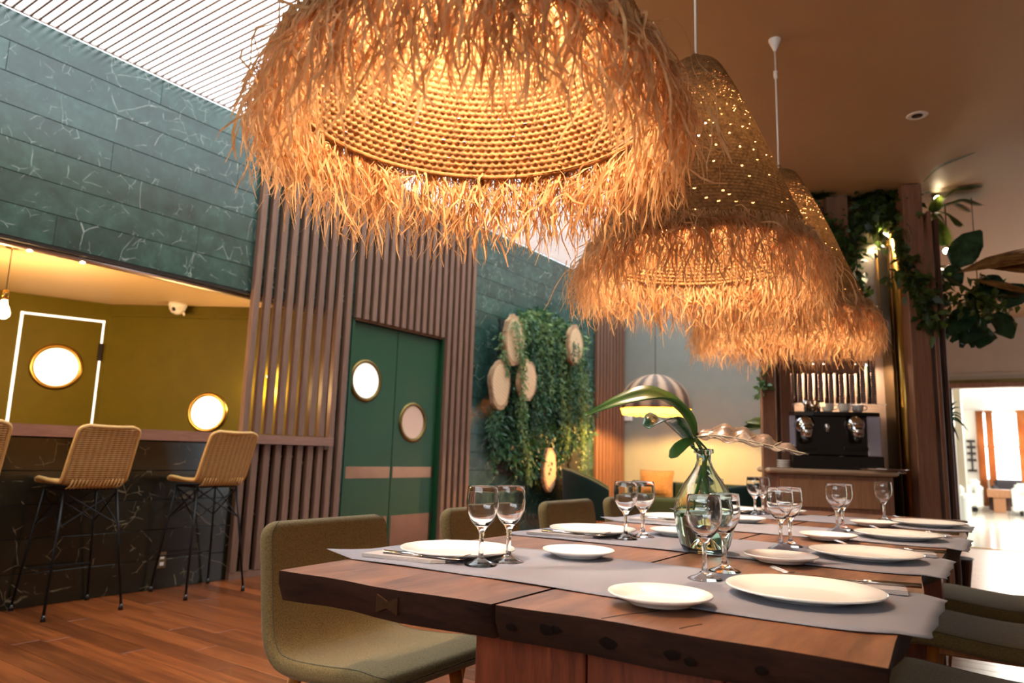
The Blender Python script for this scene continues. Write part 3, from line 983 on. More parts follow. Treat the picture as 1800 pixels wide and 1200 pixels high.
k.set(ms.inputs[1], k.b.outputs[0]); k.set(ms.inputs[2], tr_.outputs[0]); k.set(k.out.inputs[0], ms.outputs[0])
P = [[(RD * (.99 - .03 * j + .012 * math.sin(i * PI / 2 + j)) * math.cos(2 * PI * i / 96), RD * (.99 - .03 * j + .012 * math.sin(i * PI / 2 + j)) * math.sin(2 * PI * i / 96), -.02 - .045 * j + (.012 * abs(math.sin(i * PI / 5)) if j == 2 else 0)) for j in range(3)] for i in range(97)]
MB().grid(P).build('scalloped_rim', k.m, sp_, True)
MB().tube([(0, 0, HD - .005), (0, 0, 3.645 - 1.665)], .005, 6).build('cord', M['cord_dark'], sp_)
MB().tube([(0, 0, HD - .01), (0, 0, .2)], .02, 10).build('lamp_holder', M['brass'], sp_)
bulb_shape(.045, .15).build('bulb', M['bulb'], sp_, True, loc=(0, 0, .22))
point('bulb_light', (0, 0, .02), P_SHELL, (1, .52, .15), .05, sp_)

p = at(1104, 728, Y=YB - .005)
th = thing('thermostat', 'small grey wall controller with dark screen on the back wall', 'controller', (p.x, YB, p.z - .1))
MB().cbox(-.07, .07, -.02, 0, 0, .2, .004).build('housing', M['white_plastic'], th)
MB().box(-.055, .055, -.022, -.019, .1, .18).build('screen', M['black_plastic'], th)

def armchair(name, label, loc, rotz, w, h, mat):
    r = thing(name, label, 'armchair', loc, rotz)
    # curved back shell (local: sitter faces +x)
    P = []
    for i in range(25):
        a = -PI * .62 + PI * 1.24 * i / 24
        row = []
        hh = h * (1 - .28 * (abs(a) / (PI * .62)) ** 2.2)
        for j in range(6):
            z = .22 + (hh - .22) * j / 5
            rr = w / 2 * (1 + .08 * j / 5)
            row.append((-rr * math.cos(a), rr * math.sin(a), z))
        P.append(row)
    o = MB().grid(P).build('backrest', mat, r, True)
    so = o.modifiers.new('thick', 'SOLIDIFY'); so.thickness = .07; so.offset = 0
    so = o.modifiers.new('round', 'BEVEL'); so.width = .025; so.segments = 3; so.limit_method = 'ANGLE'
    MB().lathe([(0, .46), (w * .42, .45), (w * .46, .42), (w * .46, .26), (w * .40, .22), (0, .22)], 28).build('seat', mat, r, True)
    for sx in (-1, 1):
        for sy in (-1, 1):
            MB().tube([(sx * w * .25, sy * w * .25, .24), (sx * w * .32, sy * w * .32, 0)], [.022, .012], 8).build('leg', M['black_metal'], r, True)
    return r
p = at(1052, 862, Y=8.3)
armchair('armchair', 'dark green velvet tub chair in front of the slats under the dome lamp', (p.x - .02, 8.3, 0), PI * .15, .78, .84, M['green_velvet'])
p = at(1305, 868, Y=6.6)
armchair('armchair', 'dark green velvet tub chair before the grey wall beside the coffee station', (p.x, 6.6, 0), PI * .75, .7, .80, M['green_velvet'])
bn = thing('bench', 'low dark olive upholstered bench along the grey wall', 'bench', (-4.0, 9.75, 0))
MB().cbox(-.7, 1.6, -.28, .3, .2, .45, .03).build('seat', M['green_velvet'], bn, bevel=.02)
MB().cbox(-.7, 1.6, .3, .42, .2, .66, .03).build('backrest', M['green_velvet'], bn, bevel=.02)
MB().cbox(-.66, 1.56, -.24, .38, 0, .2, .01).build('plinth', M['black_metal'], bn)
def cushion(loc, rotz, tilt, w, h, label):
    P = []
    rows = 15
    top, bot = [], []
    for i in range(rows):
        u = -1 + 2 * i / (rows - 1)
        ra, rb = [], []
        for j in range(rows):
            v = -1 + 2 * j / (rows - 1)
            e = (1 - u ** 4) * (1 - v ** 4)
            pin = 1 - .06 * (1 - abs(u * v))
            x, z = u * w / 2 * (1 - .05 * (1 - v * v)), v * h / 2 * (1 - .05 * (1 - u * u))
            ra.append((x, -.075 * e - .002, z)); rb.append((x, .075 * e + .002, z))
        top.append(ra); bot.append(rb)
    o = MB().grid(top).grid([r[::-1] for r in bot]).build('cushion', M['cushion'], None, True, loc=loc, rot=(tilt, 0, rotz))
    edge = [top[i][0] for i in range(rows)] + [top[-1][j] for j in range(rows)] + [top[i][-1] for i in range(rows - 1, -1, -1)] + [top[0][j] for j in range(rows - 1, 0, -1)]
    MB().tube([(a, 0, c) for a, _, c in edge], .008, 6, closed=True).build('piping', M['piping'], o, True)
    tag(o, label, 'cushion')
p = at(1148, 846, Y=9.75)
cushion((p.x, 9.86, .64), .12, -.22, .50, .38, 'ochre brown square cushion leaning on the bench')

# ================================================================== DINING TABLE
TZ, TT = .76, .055
def front_y(x): return .94 + .066 * (x + 1.185) + .006 * math.sin(9 * x) + .004 * math.sin(23 * x + 1)
def left_x(y): return -1.205 + .022 * (1 - math.exp(-(y - .94) * 6)) * -1 + .012 * math.sin(2.3 * y) + .006 * math.sin(7 * y)
def right_x(y): return -.150 + .016 * math.sin(3.1 * y - 1.8) + .008 * math.sin(9 * y)
TY1 = 3.95
tb = thing('dining_table', 'long live edge slab dining table set with plates and glasses', 'table', (-.68, 2.4, 0))
def slab(xa, xb, name='slab'):
    rows = 60; top, under = [], []
    for i in range(rows + 1):
        rt, ru = [], []
        for j in range(9):
            u = j / 8
            x_ref = -1.2 + u * 0 + (xb(1.5) if callable(xb) else xb) * u + (xa(1.5) if callable(xa) else xa) * (1 - u) + 1.2
            y0 = front_y(x_ref)
            y_ = y0 + (TY1 - y0) * (i / rows) ** 1.0
            x0 = xa(y_) if callable(xa) else xa
            x1 = xb(y_) if callable(xb) else xb
            x = x0 + (x1 - x0) * u
            rt.append((x + .68, y_ - 2.4, TZ))
            ins = .016 + .01 * math.sin(13 * y_)
            xi = x + (ins if (j == 0 and callable(xa)) else 0) - (ins if (j == 8 and callable(xb)) else 0)
            yi = y_ + ((.010 + .006 * math.sin(17 * x)) if i == 0 else 0)
            ru.append((xi + .68, yi - 2.4, TZ - TT))
        top.append(rt); under.append(ru)
    o = MB().grid([r[::-1] for r in top]).build(name, M['slab'], tb)
    ed = MB()
    per_t = top[0] + [r[-1] for r in top[1:]] + top[-1][-2::-1] + [r[0] for r in top[-2:0:-1]]
    per_u = under[0] + [r[-1] for r in under[1:]] + under[-1][-2::-1] + [r[0] for r in under[-2:0:-1]]
    n = len(per_t)
    per_m = []
    for a, c in zip(per_t, per_u):
        a, c = Vector(a), Vector(c); q = a.lerp(c, .45)
        out = Vector((q.x, q.y, 0)); d_ = Vector((0, 0, 0))
        if abs(a.y - c.y) > .002 or abs(a.x - c.x) > .002:
            d_ = Vector((a.x - c.x, a.y - c.y, 0)) * .35
        per_m.append(q + d_)
    ed.grid([[per_t[i % n], per_m[i % n], per_u[i % n]] for i in range(n + 1)])
    ed.grid(under)
    ed.build('live_edge', M['slab_edge'], o, True)
    return o
s1_ = slab(left_x, -.698)
s2_ = slab(-.6895, right_x)
# butterfly inlay on the front edge, knots and cracks
ci = Vector((-.905 + .68, front_y(-.905) - 2.4 - .0035, TZ - .026))
bt = MB()
for a in (0,):
    pl = [(-.024, .015), (0, .005), (.024, .015), (.024, -.015), (0, -.006), (-.024, -.015)]
    T = Matrix.Translation(ci) @ Matrix.Rotation(math.atan(.066), 4, 'Z') @ Matrix.Rotation(PI / 2, 4, 'X')
    bt.prism(pl, -.006, .0006); bt.map(T)
bt.build('butterfly_key', M['inlay'], s1_)
kn = MB()
for x, z, a in ((-.66, .03, .006), (-.60, .026, .010), (-.585, .024, .007), (-.50, .032, .010), (-.40, .030, .008), (-.375, .034, .006), (-.28, .03, .006)):
    T = Matrix.Translation((x + .68, front_y(x) - 2.4 - .001, TZ - z)) @ Matrix.Rotation(PI / 2, 4, 'X') @ Matrix.Diagonal((1.4, 1, .12, 1))
    kn.add([T @ Vector((math.cos(k_) * a * random.uniform(.8, 1.2), math.sin(k_) * a * random.uniform(.7, 1), 0)) for k_ in [2 * PI * q / 14 for q in range(14)]] + [T @ Vector((0, 0, .006))], [(q, (q + 1) % 14, 14) for q in range(14)])
kn.build('knots', plain('knot_wood', '#150b06', .8, spec=.1), s2_, True, kind='stuff')
ck = MB()
for pts in ([(-.515, 1.0), (-.50, 1.05), (-.475, 1.10), (-.47, 1.13)], [(-.40, 1.02), (-.395, 1.04), (-.385, 1.07)]):
    for a, c in zip(pts, pts[1:]):
        d_ = Vector((c[0] - a[0], c[1] - a[1])); q = Vector((-d_.y, d_.x)).normalized() * .0012
        ck.prism([(a[0] + .68 - q.x, a[1] - 2.4 - q.y), (c[0] + .68 - q.x, c[1] - 2.4 - q.y), (c[0] + .68 + q.x, c[1] - 2.4 + q.y), (a[0] + .68 + q.x, a[1] - 2.4 + q.y)], TZ - .002, TZ + .0004)
ck.build('crack', M['joint'], s2_)
# pedestals: board built trestles
for y0, y1 in ((1.15, 1.27), (3.36, 3.48)):
    xs = [-.855, -.615, -.375, -.235]
    pd = MB().box(xs[0] + .68 + .004, xs[-1] + .68 - .004, y0 - 2.4 + .006, y1 - 2.4, 0.0, TZ - TT - .001).build('pedestal', M['pedestal'], tb)
    for a, c in zip(xs, xs[1:]):
        MB().cbox(a + .68 + .002, c + .68 - .002, y0 - 2.4 - .012, y0 - 2.4 + .006, .0, TZ - TT - .002, .003).build('board', M['pedestal'], pd)
    MB().cbox(-.84 + .68, -.74 + .68, y0 - 2.4 - .05, y0 - 2.4 - .013, TZ - TT - .032, TZ - TT - .001, .006).build('cleat', M['dark_post'], pd)
    MB().lathe([(0, .006), (.007, .004), (.009, 0), (0, 0)], 12).map(Matrix.Translation((-.80 + .68, y0 - 2.4 - .05, TZ - TT - .014)) @ Matrix.Rotation(PI / 2, 4, 'X')).build('bolt', M['chrome'], pd, True)
MB().cbox(-.62 + .68, -.54 + .68, 1.27 - 2.4, 3.345 - 2.4, .14, .22, .004).build('stretcher', M['pedestal'], tb)

# paper runners
YS = [1.365, 2.03, 2.70, 3.37]
rlab = ['grey paper runner nearest the camera, across the front end of the table', 'second grey paper runner from the front, just behind the glass vase', 'third grey paper runner from the front of the table', 'farthest grey paper runner by the coffee station end']
for i, yc in enumerate(YS):
    xa, xb = -1.275 + .02 * math.sin(i * 2), -.115 + .012 * math.sin(i * 3 + 1)
    nx, ny = 60, 12
    rs = random.Random(i + 3)
    ph = rs.uniform(0, 6)
    g = []
    for a in range(nx + 1):
        u = a / nx; row = []
        for c in range(ny + 1):
            v = c / ny
            x = xa + (xb - xa) * u
            hw = .205 if i else .212
            y_ = yc + (v - .5) * 2 * hw + .006 * math.sin(7 * x + ph) + .03 * (x + .68)
            z = TZ + .0022 + .0006 * math.sin(20 * x + 9 * y_)
            if a == 0: x += .004 * math.sin(c * .8 + i)
            if a == nx: x += .0022 * math.sin(c * 1.6 + i)
            over = max(0, (left_x(y_) + .012) - x); z += -.35 * over ** 1.3 * 0 + (.45 * over * max(0, .35 - v) if True else 0) + .02 * over
            over = max(0, x - (right_x(y_) - .004)); z -= .25 * over ** 1.1
            # rounded front right corner
            if u > .9 and v < .25: y_ += .06 * ((u - .9) / .1) ** 2 * (1 - v / .25) * .9
            row.append((x, y_, z))
        g.append(row)
    o = MB().grid(g).build('table_runner', M['mat'], None, True)
    so = o.modifiers.new('thick', 'SOLIDIFY'); so.thickness = .0008; so.offset = -1
    tag(o, rlab[i], 'table runner', 'grey paper runners')
RZ = TZ + .0032

# plates
def plate_mesh(r, h, name):
    pr_ = [(0, .004), (r * .55, .004), (r * .66, .006), (r * .80, h * .62), (r * .985, h - .001), (r, h - .001), (r, h - .004), (r * .80, h * .45), (r * .62, .002), (r * .60, 0), (r * .56, 0), (r * .55, .002), (0, .002)]
    return MB().lathe(pr_, 64).mesh(name, M['porcelain'], True)
big, small = plate_mesh(.134, .0195, 'dinner_plate'), plate_mesh(.085, .019, 'side_plate')
def put(name, me, loc, label, cat, group, rot=(0, 0, 0)):
    o = bpy.data.objects.new(name, me); COL.objects.link(o)
    o.location = loc; o.rotation_euler = rot
    return tag(o, label, cat, group)
side = {'L': 'slat screen side', 'R': 'side nearer the tiled doorway'}
nth = ['front', 'second', 'third', 'farthest']
PL = {'L': [(-1.041, 1.31), (-1.043, 1.964), (-1.045, 2.66), (-1.04, 3.32)], 'R': [(-.303, 1.352), (-.303, 2.017), (-.298, 2.65), (-.265, 3.30)]}
BP = {'L': [(-.827, 1.488), (-.84, 2.13), (-.84, 2.80), (-.83, 3.42)], 'R': [(-.472, 1.12), (-.447, 1.773), (-.462, 2.40), (-.43, 3.08)]}
PL = {k_: [(a * 1.027, c * 1.027) for a, c in v_] for k_, v_ in PL.items()}
BP = {k_: [(a * 1.027, c * 1.027) for a, c in v_] for k_, v_ in BP.items()}
for s in 'LR':
    for i in range(4):
        z = RZ if True else TZ
        put('dinner_plate', big, (PL[s][i][0], PL[s][i][1], RZ), f'large white dinner plate on the {nth[i]} runner, {side[s]}', 'plate', 'white dinner plates')
        x, y_ = BP[s][i]
        on_mat = abs(y_ - YS[i] - .03 * (x + .68)) < .12
        put('side_plate', small, (x, y_, RZ + .0012 if True else TZ + .001), f'small white side plate by the {nth[i]} setting, {side[s]}', 'plate', 'white side plates')

# wine glasses
def wine_mesh():
    out = [(0, 0), (.034, 0), (.035, .0015), (.030, .004), (.016, .009), (.0068, .016), (.0052, .026), (.0048, .05), (.0058, .068), (.011, .078), (.024, .092), (.0335, .112), (.0355, .130), (.0345, .150), (.0326, .165), (.0324, .1658), (.0321, .166)]
    inn = [(.0318, .1658), (.0316, .165), (.0335, .150), (.0345, .130), (.0324, .1125), (.0228, .0940), (.010, .084), (0, .0825)]
    return MB().lathe(out + inn, 40).mesh('wine_glass', M['glass'], True)
wg = wine_mesh()
GL = {'L': [((-.94, 1.263), (-.925, 1.345)), ((-.935, 1.965), (-.922, 2.06)), ((-.945, 2.66), (-.93, 2.74)), ((-.945, 3.33), (-.93, 3.40))],
      'R': [((-.512, 1.443), (-.515, 1.575)), ((-.525, 2.09), (-.52, 2.175)), ((-.505, 2.79), (-.50, 2.87)), ((-.445, 3.50),)]}
for s in 'LR':
    for i in range(4):
        for j, (x, y_) in enumerate(GL[s][i]):
            put('wine_glass', wg, (x, y_, RZ), f'{["nearer", "rear"][j]} wine glass at the {nth[i]} setting, {side[s]}', 'glass', 'clear wine glasses')

# napkins with cutlery
def napkin(loc, rotz, label):
    o = MB()
    P = []
    for layer, (z, inset) in enumerate(((0, 0), (.004, .003), (.0075, .007))):
        pl = [(-.105, -.045), (.075, -.040 + inset), (.098, -.015), (.10 - inset, .030), (.085, .042), (-.10, .046 - inset)]
        o.prism([(a, c) for a, c in pl], z * .6, z * .6 + .0024)
    n = o.build('napkin', M['napkin'], None, loc=loc, rot=(0, 0, rotz))
    return tag(n, label, 'napkin', 'folded paper napkins')
def fork_mesh():
    mb = MB()
    sp = [(-.09, 0, .002), (-.03, 0, .003), (.03, 0, .006), (.055, 0, .004)]
    wd = [.0055, .004, .003, .008]
    g = [[(p[0], -w, p[2]), (p[0], w, p[2])] for p, w in zip(sp, wd)]
    mb.grid(g)
    for q in range(4):
        yq = -.0095 + q * .0063
        mb.tube([(.053, yq * .7, .004), (.068, yq, .003), (.10, yq, .011)], [.0018, .0016, .001], 5)
    return mb.mesh('fork', M['cutlery'], True)
def knife_mesh():
    mb = MB()
    mb.tube([(-.10, 0, .003), (-.02, 0, .003), (0, 0, .003)], [.005, .0045, .004], 8)
    pl = [(0, -.004), (.06, -.009), (.095, -.006), (.105, .003), (.09, .006), (0, .004)]
    mb.prism(pl, .002, .0036)
    return mb.mesh('knife', M['cutlery'], True)
fk, kf = fork_mesh(), knife_mesh()
for m_ in (fk,):
    pass
for s in 'LR':
    for i in range(4):
        px_, py_ = PL[s][i]
        if s == 'L':
            loc = (-1.105, py_ - .118, RZ + .0005); rz = .12
        else:
            loc = (-.27, py_ + .175, TZ + .004 if i < 9 else RZ); rz = PI + .22
        napkin(loc, rz, f'folded grey napkin beside the {nth[i]} dinner plate, {side[s]}')
        c_, s_ = math.cos(rz), math.sin(rz)
        for me, nm, off, dz, extra in ((fk, 'fork', (.04 if s == 'L' else .05, .012 if s == 'L' else -.02), .0075, 0.0 if s == 'L' else -.42), (kf, 'knife', (.035 if s == 'L' else -.03, -.012), .0075, 0.05)):
            f = put(nm, me, (loc[0] + off[0] * c_ - off[1] * s_, loc[1] + off[0] * s_ + off[1] * c_, loc[2] + dz), f'steel {nm} lying on the {nth[i]} napkin, {side[s]}', nm, f'{nm}s on the napkins', (0, 0, rz + extra))

# ------------------------------------------------------------------ vase with leaves
VX, VY = -.663, 1.872
vs = thing('glass_vase', 'pale green bulbous glass demijohn vase holding cut leaves', 'vase', (VX, VY, TZ + .001))
outer = [(0, .0), (.045, .0), (.056, .004), (.064, .02), (.074, .06), (.0795, .095), (.0785, .115), (.070, .145), (.054, .175), (.036, .20), (.024, .22), (.019, .235), (.019, .252), (.0205, .255), (.026, .257), (.0265, .263), (.025, .268)]
inner = [(.018, .268), (.0165, .255), (.0165, .237), (.0215, .219), (.0335, .198), (.051, .173), (.067, .143), (.0755, .115), (.0765, .095), (.071, .06), (.061, .022), (.052, .008), (.036, .010), (.018, .034), (.006, .044), (0, .045)]
MB().lathe(outer + inner, 56).build('bottle', M['green_glass'], vs, True)
wat = [(0, .0465), (.0062, .0455), (.0185, .0355), (.036, .0112), (.052, .0092), (.0602, .022), (.0702, .06), (.0757, .095), (.0752, .106), (0, .106)]
MB().lathe(wat, 56).build('water', M['water'], vs, True)
def world_leaf(pts, D, widths, up, mat, label, name, **kw):
    """pts: pixel points with own depth offsets; builds in world space, origin at the vase neck"""
    neck = Vector((VX, VY, TZ + .25))
    sp = bez([at(x, y_, D=D + dd) - neck for x, y_, dd in pts], 26)
    n = len(sp)
    wd = []
    for i in range(n):
        u = i / (n - 1) * (len(widths) - 1); a = min(int(u), len(widths) - 2)
        wd.append(widths[a] + (widths[a + 1] - widths[a]) * (u - a))
    r = thing(name, label, 'leaf', neck)
    o = ribbon_leaf(sp, wd, up, **kw).build('blade', mat, r, True)
    so = o.modifiers.new('thick', 'SOLIDIFY'); so.thickness = .0012
    return r, sp
VD = (Vector((VX, VY, TZ + .25)) - CAM).dot(AX_F)
def stem(r, pts, rad=.004):
    neck = Vector((VX, VY, TZ + .25))
    MB().tube(bez([p if isinstance(p, Vector) else Vector(p) for p in pts], 10), rad, 6).build('stalk', M['vase_leaf'], r, True)
lf, sp = world_leaf([(1222, 770, 0), (1206, 738, -.02), (1180, 712, -.05), (1148, 699, -.09), (1102, 706, -.13), (1064, 717, -.16), (1027, 731, -.19)], VD,
                    [.014, .040, .045, .042, .034, .022, .012, .003], (.2, -.55, .8), M['vase_leaf'], 'long narrow green leaf arching left out of the glass vase', 'arching_leaf', cup=.5)
stem(lf, [sp[0], (0, 0, .0), (.0, .0, -.06), (.03, .01, -.17)], .005)
k = NT('shiny_leaf'); k.p(Base_Color=k.ramp(k.noise(k.coords('Object', random_shift=False), 30, 3), [(.35, lin('#20402a')), (.65, lin('#4c6a48'))]), Roughness=.18)
lf, sp = world_leaf([(1216, 785, 0), (1200, 768, -.02), (1182, 748, -.05), (1168, 738, -.08), (1152, 742, -.11), (1138, 752, -.12)], VD,
                    [.010, .030, .040, .042, .034, .018], (.1, -.3, .95), k.m, 'short glossy dark leaf folding over left of the vase neck', 'glossy_leaf', cup=.35)
stem(lf, [sp[0], (0, -.003, 0), (-.01, 0, -.06), (-.045, 0, -.16)], .004)
lf, sp = world_leaf([(1224, 772, -.03), (1208, 776, -.05), (1194, 786, -.06), (1184, 797, -.065), (1177, 804, -.065)], VD,
                    [.004, .013, .016, .014, .004], (.35, -.75, .5), M['vase_leaf'], 'small rounded green leaf dipping beside the vase rim', 'small_leaf', cup=.1)
stem(lf, [sp[0], (.005, -.004, .0), (.004, 0, -.06)], .003)
k = NT('silver_leaf')
v = k.coords('Object', (1, 1, 1), False)
k.p(Base_Color=k.ramp(k.noise(v, 18, 4, .6, .5), [(.35, lin('#54473f')), (.55, lin('#7d6f66')), (.7, lin('#a39a92'))]), Roughness=.25)
lf, sp = world_leaf([(1222, 768, .0), (1260, 766, -.02), (1300, 772, -.04), (1340, 781, -.05), (1380, 790, -.06), (1421, 799, -.07)], VD,
                    [.010, .044, .054, .050, .040, .026, .002], (-.05, -.45, .9), k.m, 'silvery brown wavy leaf with pale veins reaching right from the vase', 'wavy_leaf', cup=.25, wave=.006, waves=5)
stem(lf, [sp[0], (.012, 0, .012), (.006, .002, -.01), (.0, .0, -.07), (.025, -.01, -.16)], .003)
vein = MB(); vein.tube([p + Vector((0, 0, .0015)) for p in sp], .0018, 5)
for i in range(3, 24, 3):
    a = sp[i]; tdir = (sp[min(i + 2, 26)] - a).normalized(); sd = tdir.cross(Vector((-.05, -.45, .9))).normalized()
    for sg in (-1, 1):
        vein.tube([a + Vector((0, 0, .001)), a + sd * sg * .02 + tdir * .012 + Vector((0, 0, .003)), a + sd * sg * .033 + tdir * .026 + Vector((0, 0, .006))], .0009, 4)
vein.build('veins', plain('pale_vein', '#cfc2a8', .5), lf, True)

# ------------------------------------------------------------------ dining chairs
def make_chair(loc, rotz, label):
    """local: sitter faces +x"""
    r = thing('dining_chair', label, 'chair', loc, rotz, 'upholstered chairs round the dining table')
    cl = bez([Vector(q) for q in ((.235, 0, .428), (.15, 0, .436), (.02, 0, .424), (-.10, 0, .418), (-.165, 0, .43), (-.203, 0, .475), (-.222, 0, .56), (-.240, 0, .68), (-.258, 0, .787))], 200)
    L0 = [0]
    for a, c in zip(cl, cl[1:]): L0.append(L0[-1] + (c - a).length)
    T0 = L0[-1]
    want = [0, .0006, .002, .005, .009, .014, .020, .028, .038, .05]
    want = want + [.05 + (T0 - .1) * q / 36 for q in range(1, 36)] + [T0 - q for q in want[::-1]]
    cl2 = []
    for w_ in want:
        q = 0
        while q < len(L0) - 2 and L0[q + 1] < w_: q += 1
        cl2.append(cl[q].lerp(cl[q + 1], (w_ - L0[q]) / max(1e-6, L0[q + 1] - L0[q])))
    cl = cl2
    n = len(cl); hw0, rc, tk = .242, .05, .05
    ln = [0]
    for a, c in zip(cl, cl[1:]): ln.append(ln[-1] + (c - a).length)
    tot = ln[-1]
    NJ = 20
    rings = []
    for i, p in enumerate(cl):
        tt = (cl[min(i + 1, n - 1)] - cl[max(i - 1, 0)]).normalized()
        nr = Vector((0, 1, 0)).cross(tt)
        hw = hw0
        for dist in (ln[i], tot - ln[i]):
            if dist < rc: hw -= rc * (1 - math.sqrt(max(0, 1 - ((rc - dist) / rc) ** 2)))
        ed = 1.0
        for dist in (ln[i], tot - ln[i]):
            if dist < .02: ed = min(ed, math.sqrt(max(.02, 1 - ((.02 - dist) / .02) ** 2)))
        ring = []
        # rounded rectangle section: across y, thickness along nr
        rr = tk / 2 * .8
        sec_ = []
        for q in range(5):
            a = PI / 2 * q / 4; sec_.append((hw - rr + rr * math.cos(a), (tk / 2 - rr + rr * math.sin(a)) * ed))
        top = [(hw - rr) * (1 - 2 * q / 6) for q in range(1, 6)]
        pts_ = [(c_, s_) for c_, s_ in sec_] + [(q, tk / 2 * ed) for q in top] + [(-c_, s_) for c_, s_ in sec_[::-1]]
        pts_ += [(c_, -s_) for c_, s_ in [(-a, b_) for a, b_ in sec_]][0:0]
        low = [(-c_, -s_) for c_, s_ in sec_] + [(-q, -tk / 2 * ed) for q in top] + [(c_, -s_) for c_, s_ in sec_[::-1]]
        for c_, s_ in pts_ + low: ring.append(p + Vector((0, c_, 0)) + nr * s_)
        rings.append(ring)
    K = len(rings[0]); mb = MB()
    vs_ = [q for rg in rings for q in rg]; fs_ = []
    for i in range(n - 1):
        for q in range(K): fs_.append((i * K + q, i * K + (q + 1) % K, (i + 1) * K + (q + 1) % K, (i + 1) * K + q))
    fs_.append(tuple(range(K))); fs_.append(tuple((n - 1) * K + q for q in range(K))[::-1])
    mb.add(vs_, fs_)
    mb.build('seat_shell', M['chair'], r, True)
    for sg in (0, 4 + 5 + 1):
        seam = MB()
        line = [rg[3 if sg == 0 else 11] for rg in rings[2:-2]]
        seam.tube(line, .0016, 5)
        seam.build('seam', M['piping'], r, True)
    for sx, sy in ((1, 1), (1, -1), (-1, 1), (-1, -1)):
        MB().tube([(sx * .15 - .01, sy * .16, .40), (sx * .20 - .01, sy * .20, 0)], [.02, .013], 10).build('leg', M['leg_wood'], r, True)
    MB().cbox(-.17, .15, -.17, .17, .375, .40, .004).build('under_frame', M['leg_wood'], r)
    return r
ch = make_chair((-1.50, 1.555, 0), 0, 'olive grey upholstered dining chair nearest the camera, by the front left corner of the table')
CHX = -1.52
for y_, lb in ((2.37, 'second upholstered dining chair along the slat screen side'), (3.07, 'third upholstered dining chair along the slat screen side'), (3.72, 'farthest upholstered dining chair along the slat screen side')):
    dup(ch, (CHX, y_, 0), 0, lb)
for y_, lb in ((2.19, 'dining chair nearest the camera on the doorway side, cut off by the picture corner'), (3.08, 'second dining chair on the doorway side of the table'), (3.80, 'farthest dining chair on the doorway side, lit floor behind it')):
    dup(ch, (-.10, y_, 0), PI, lb)

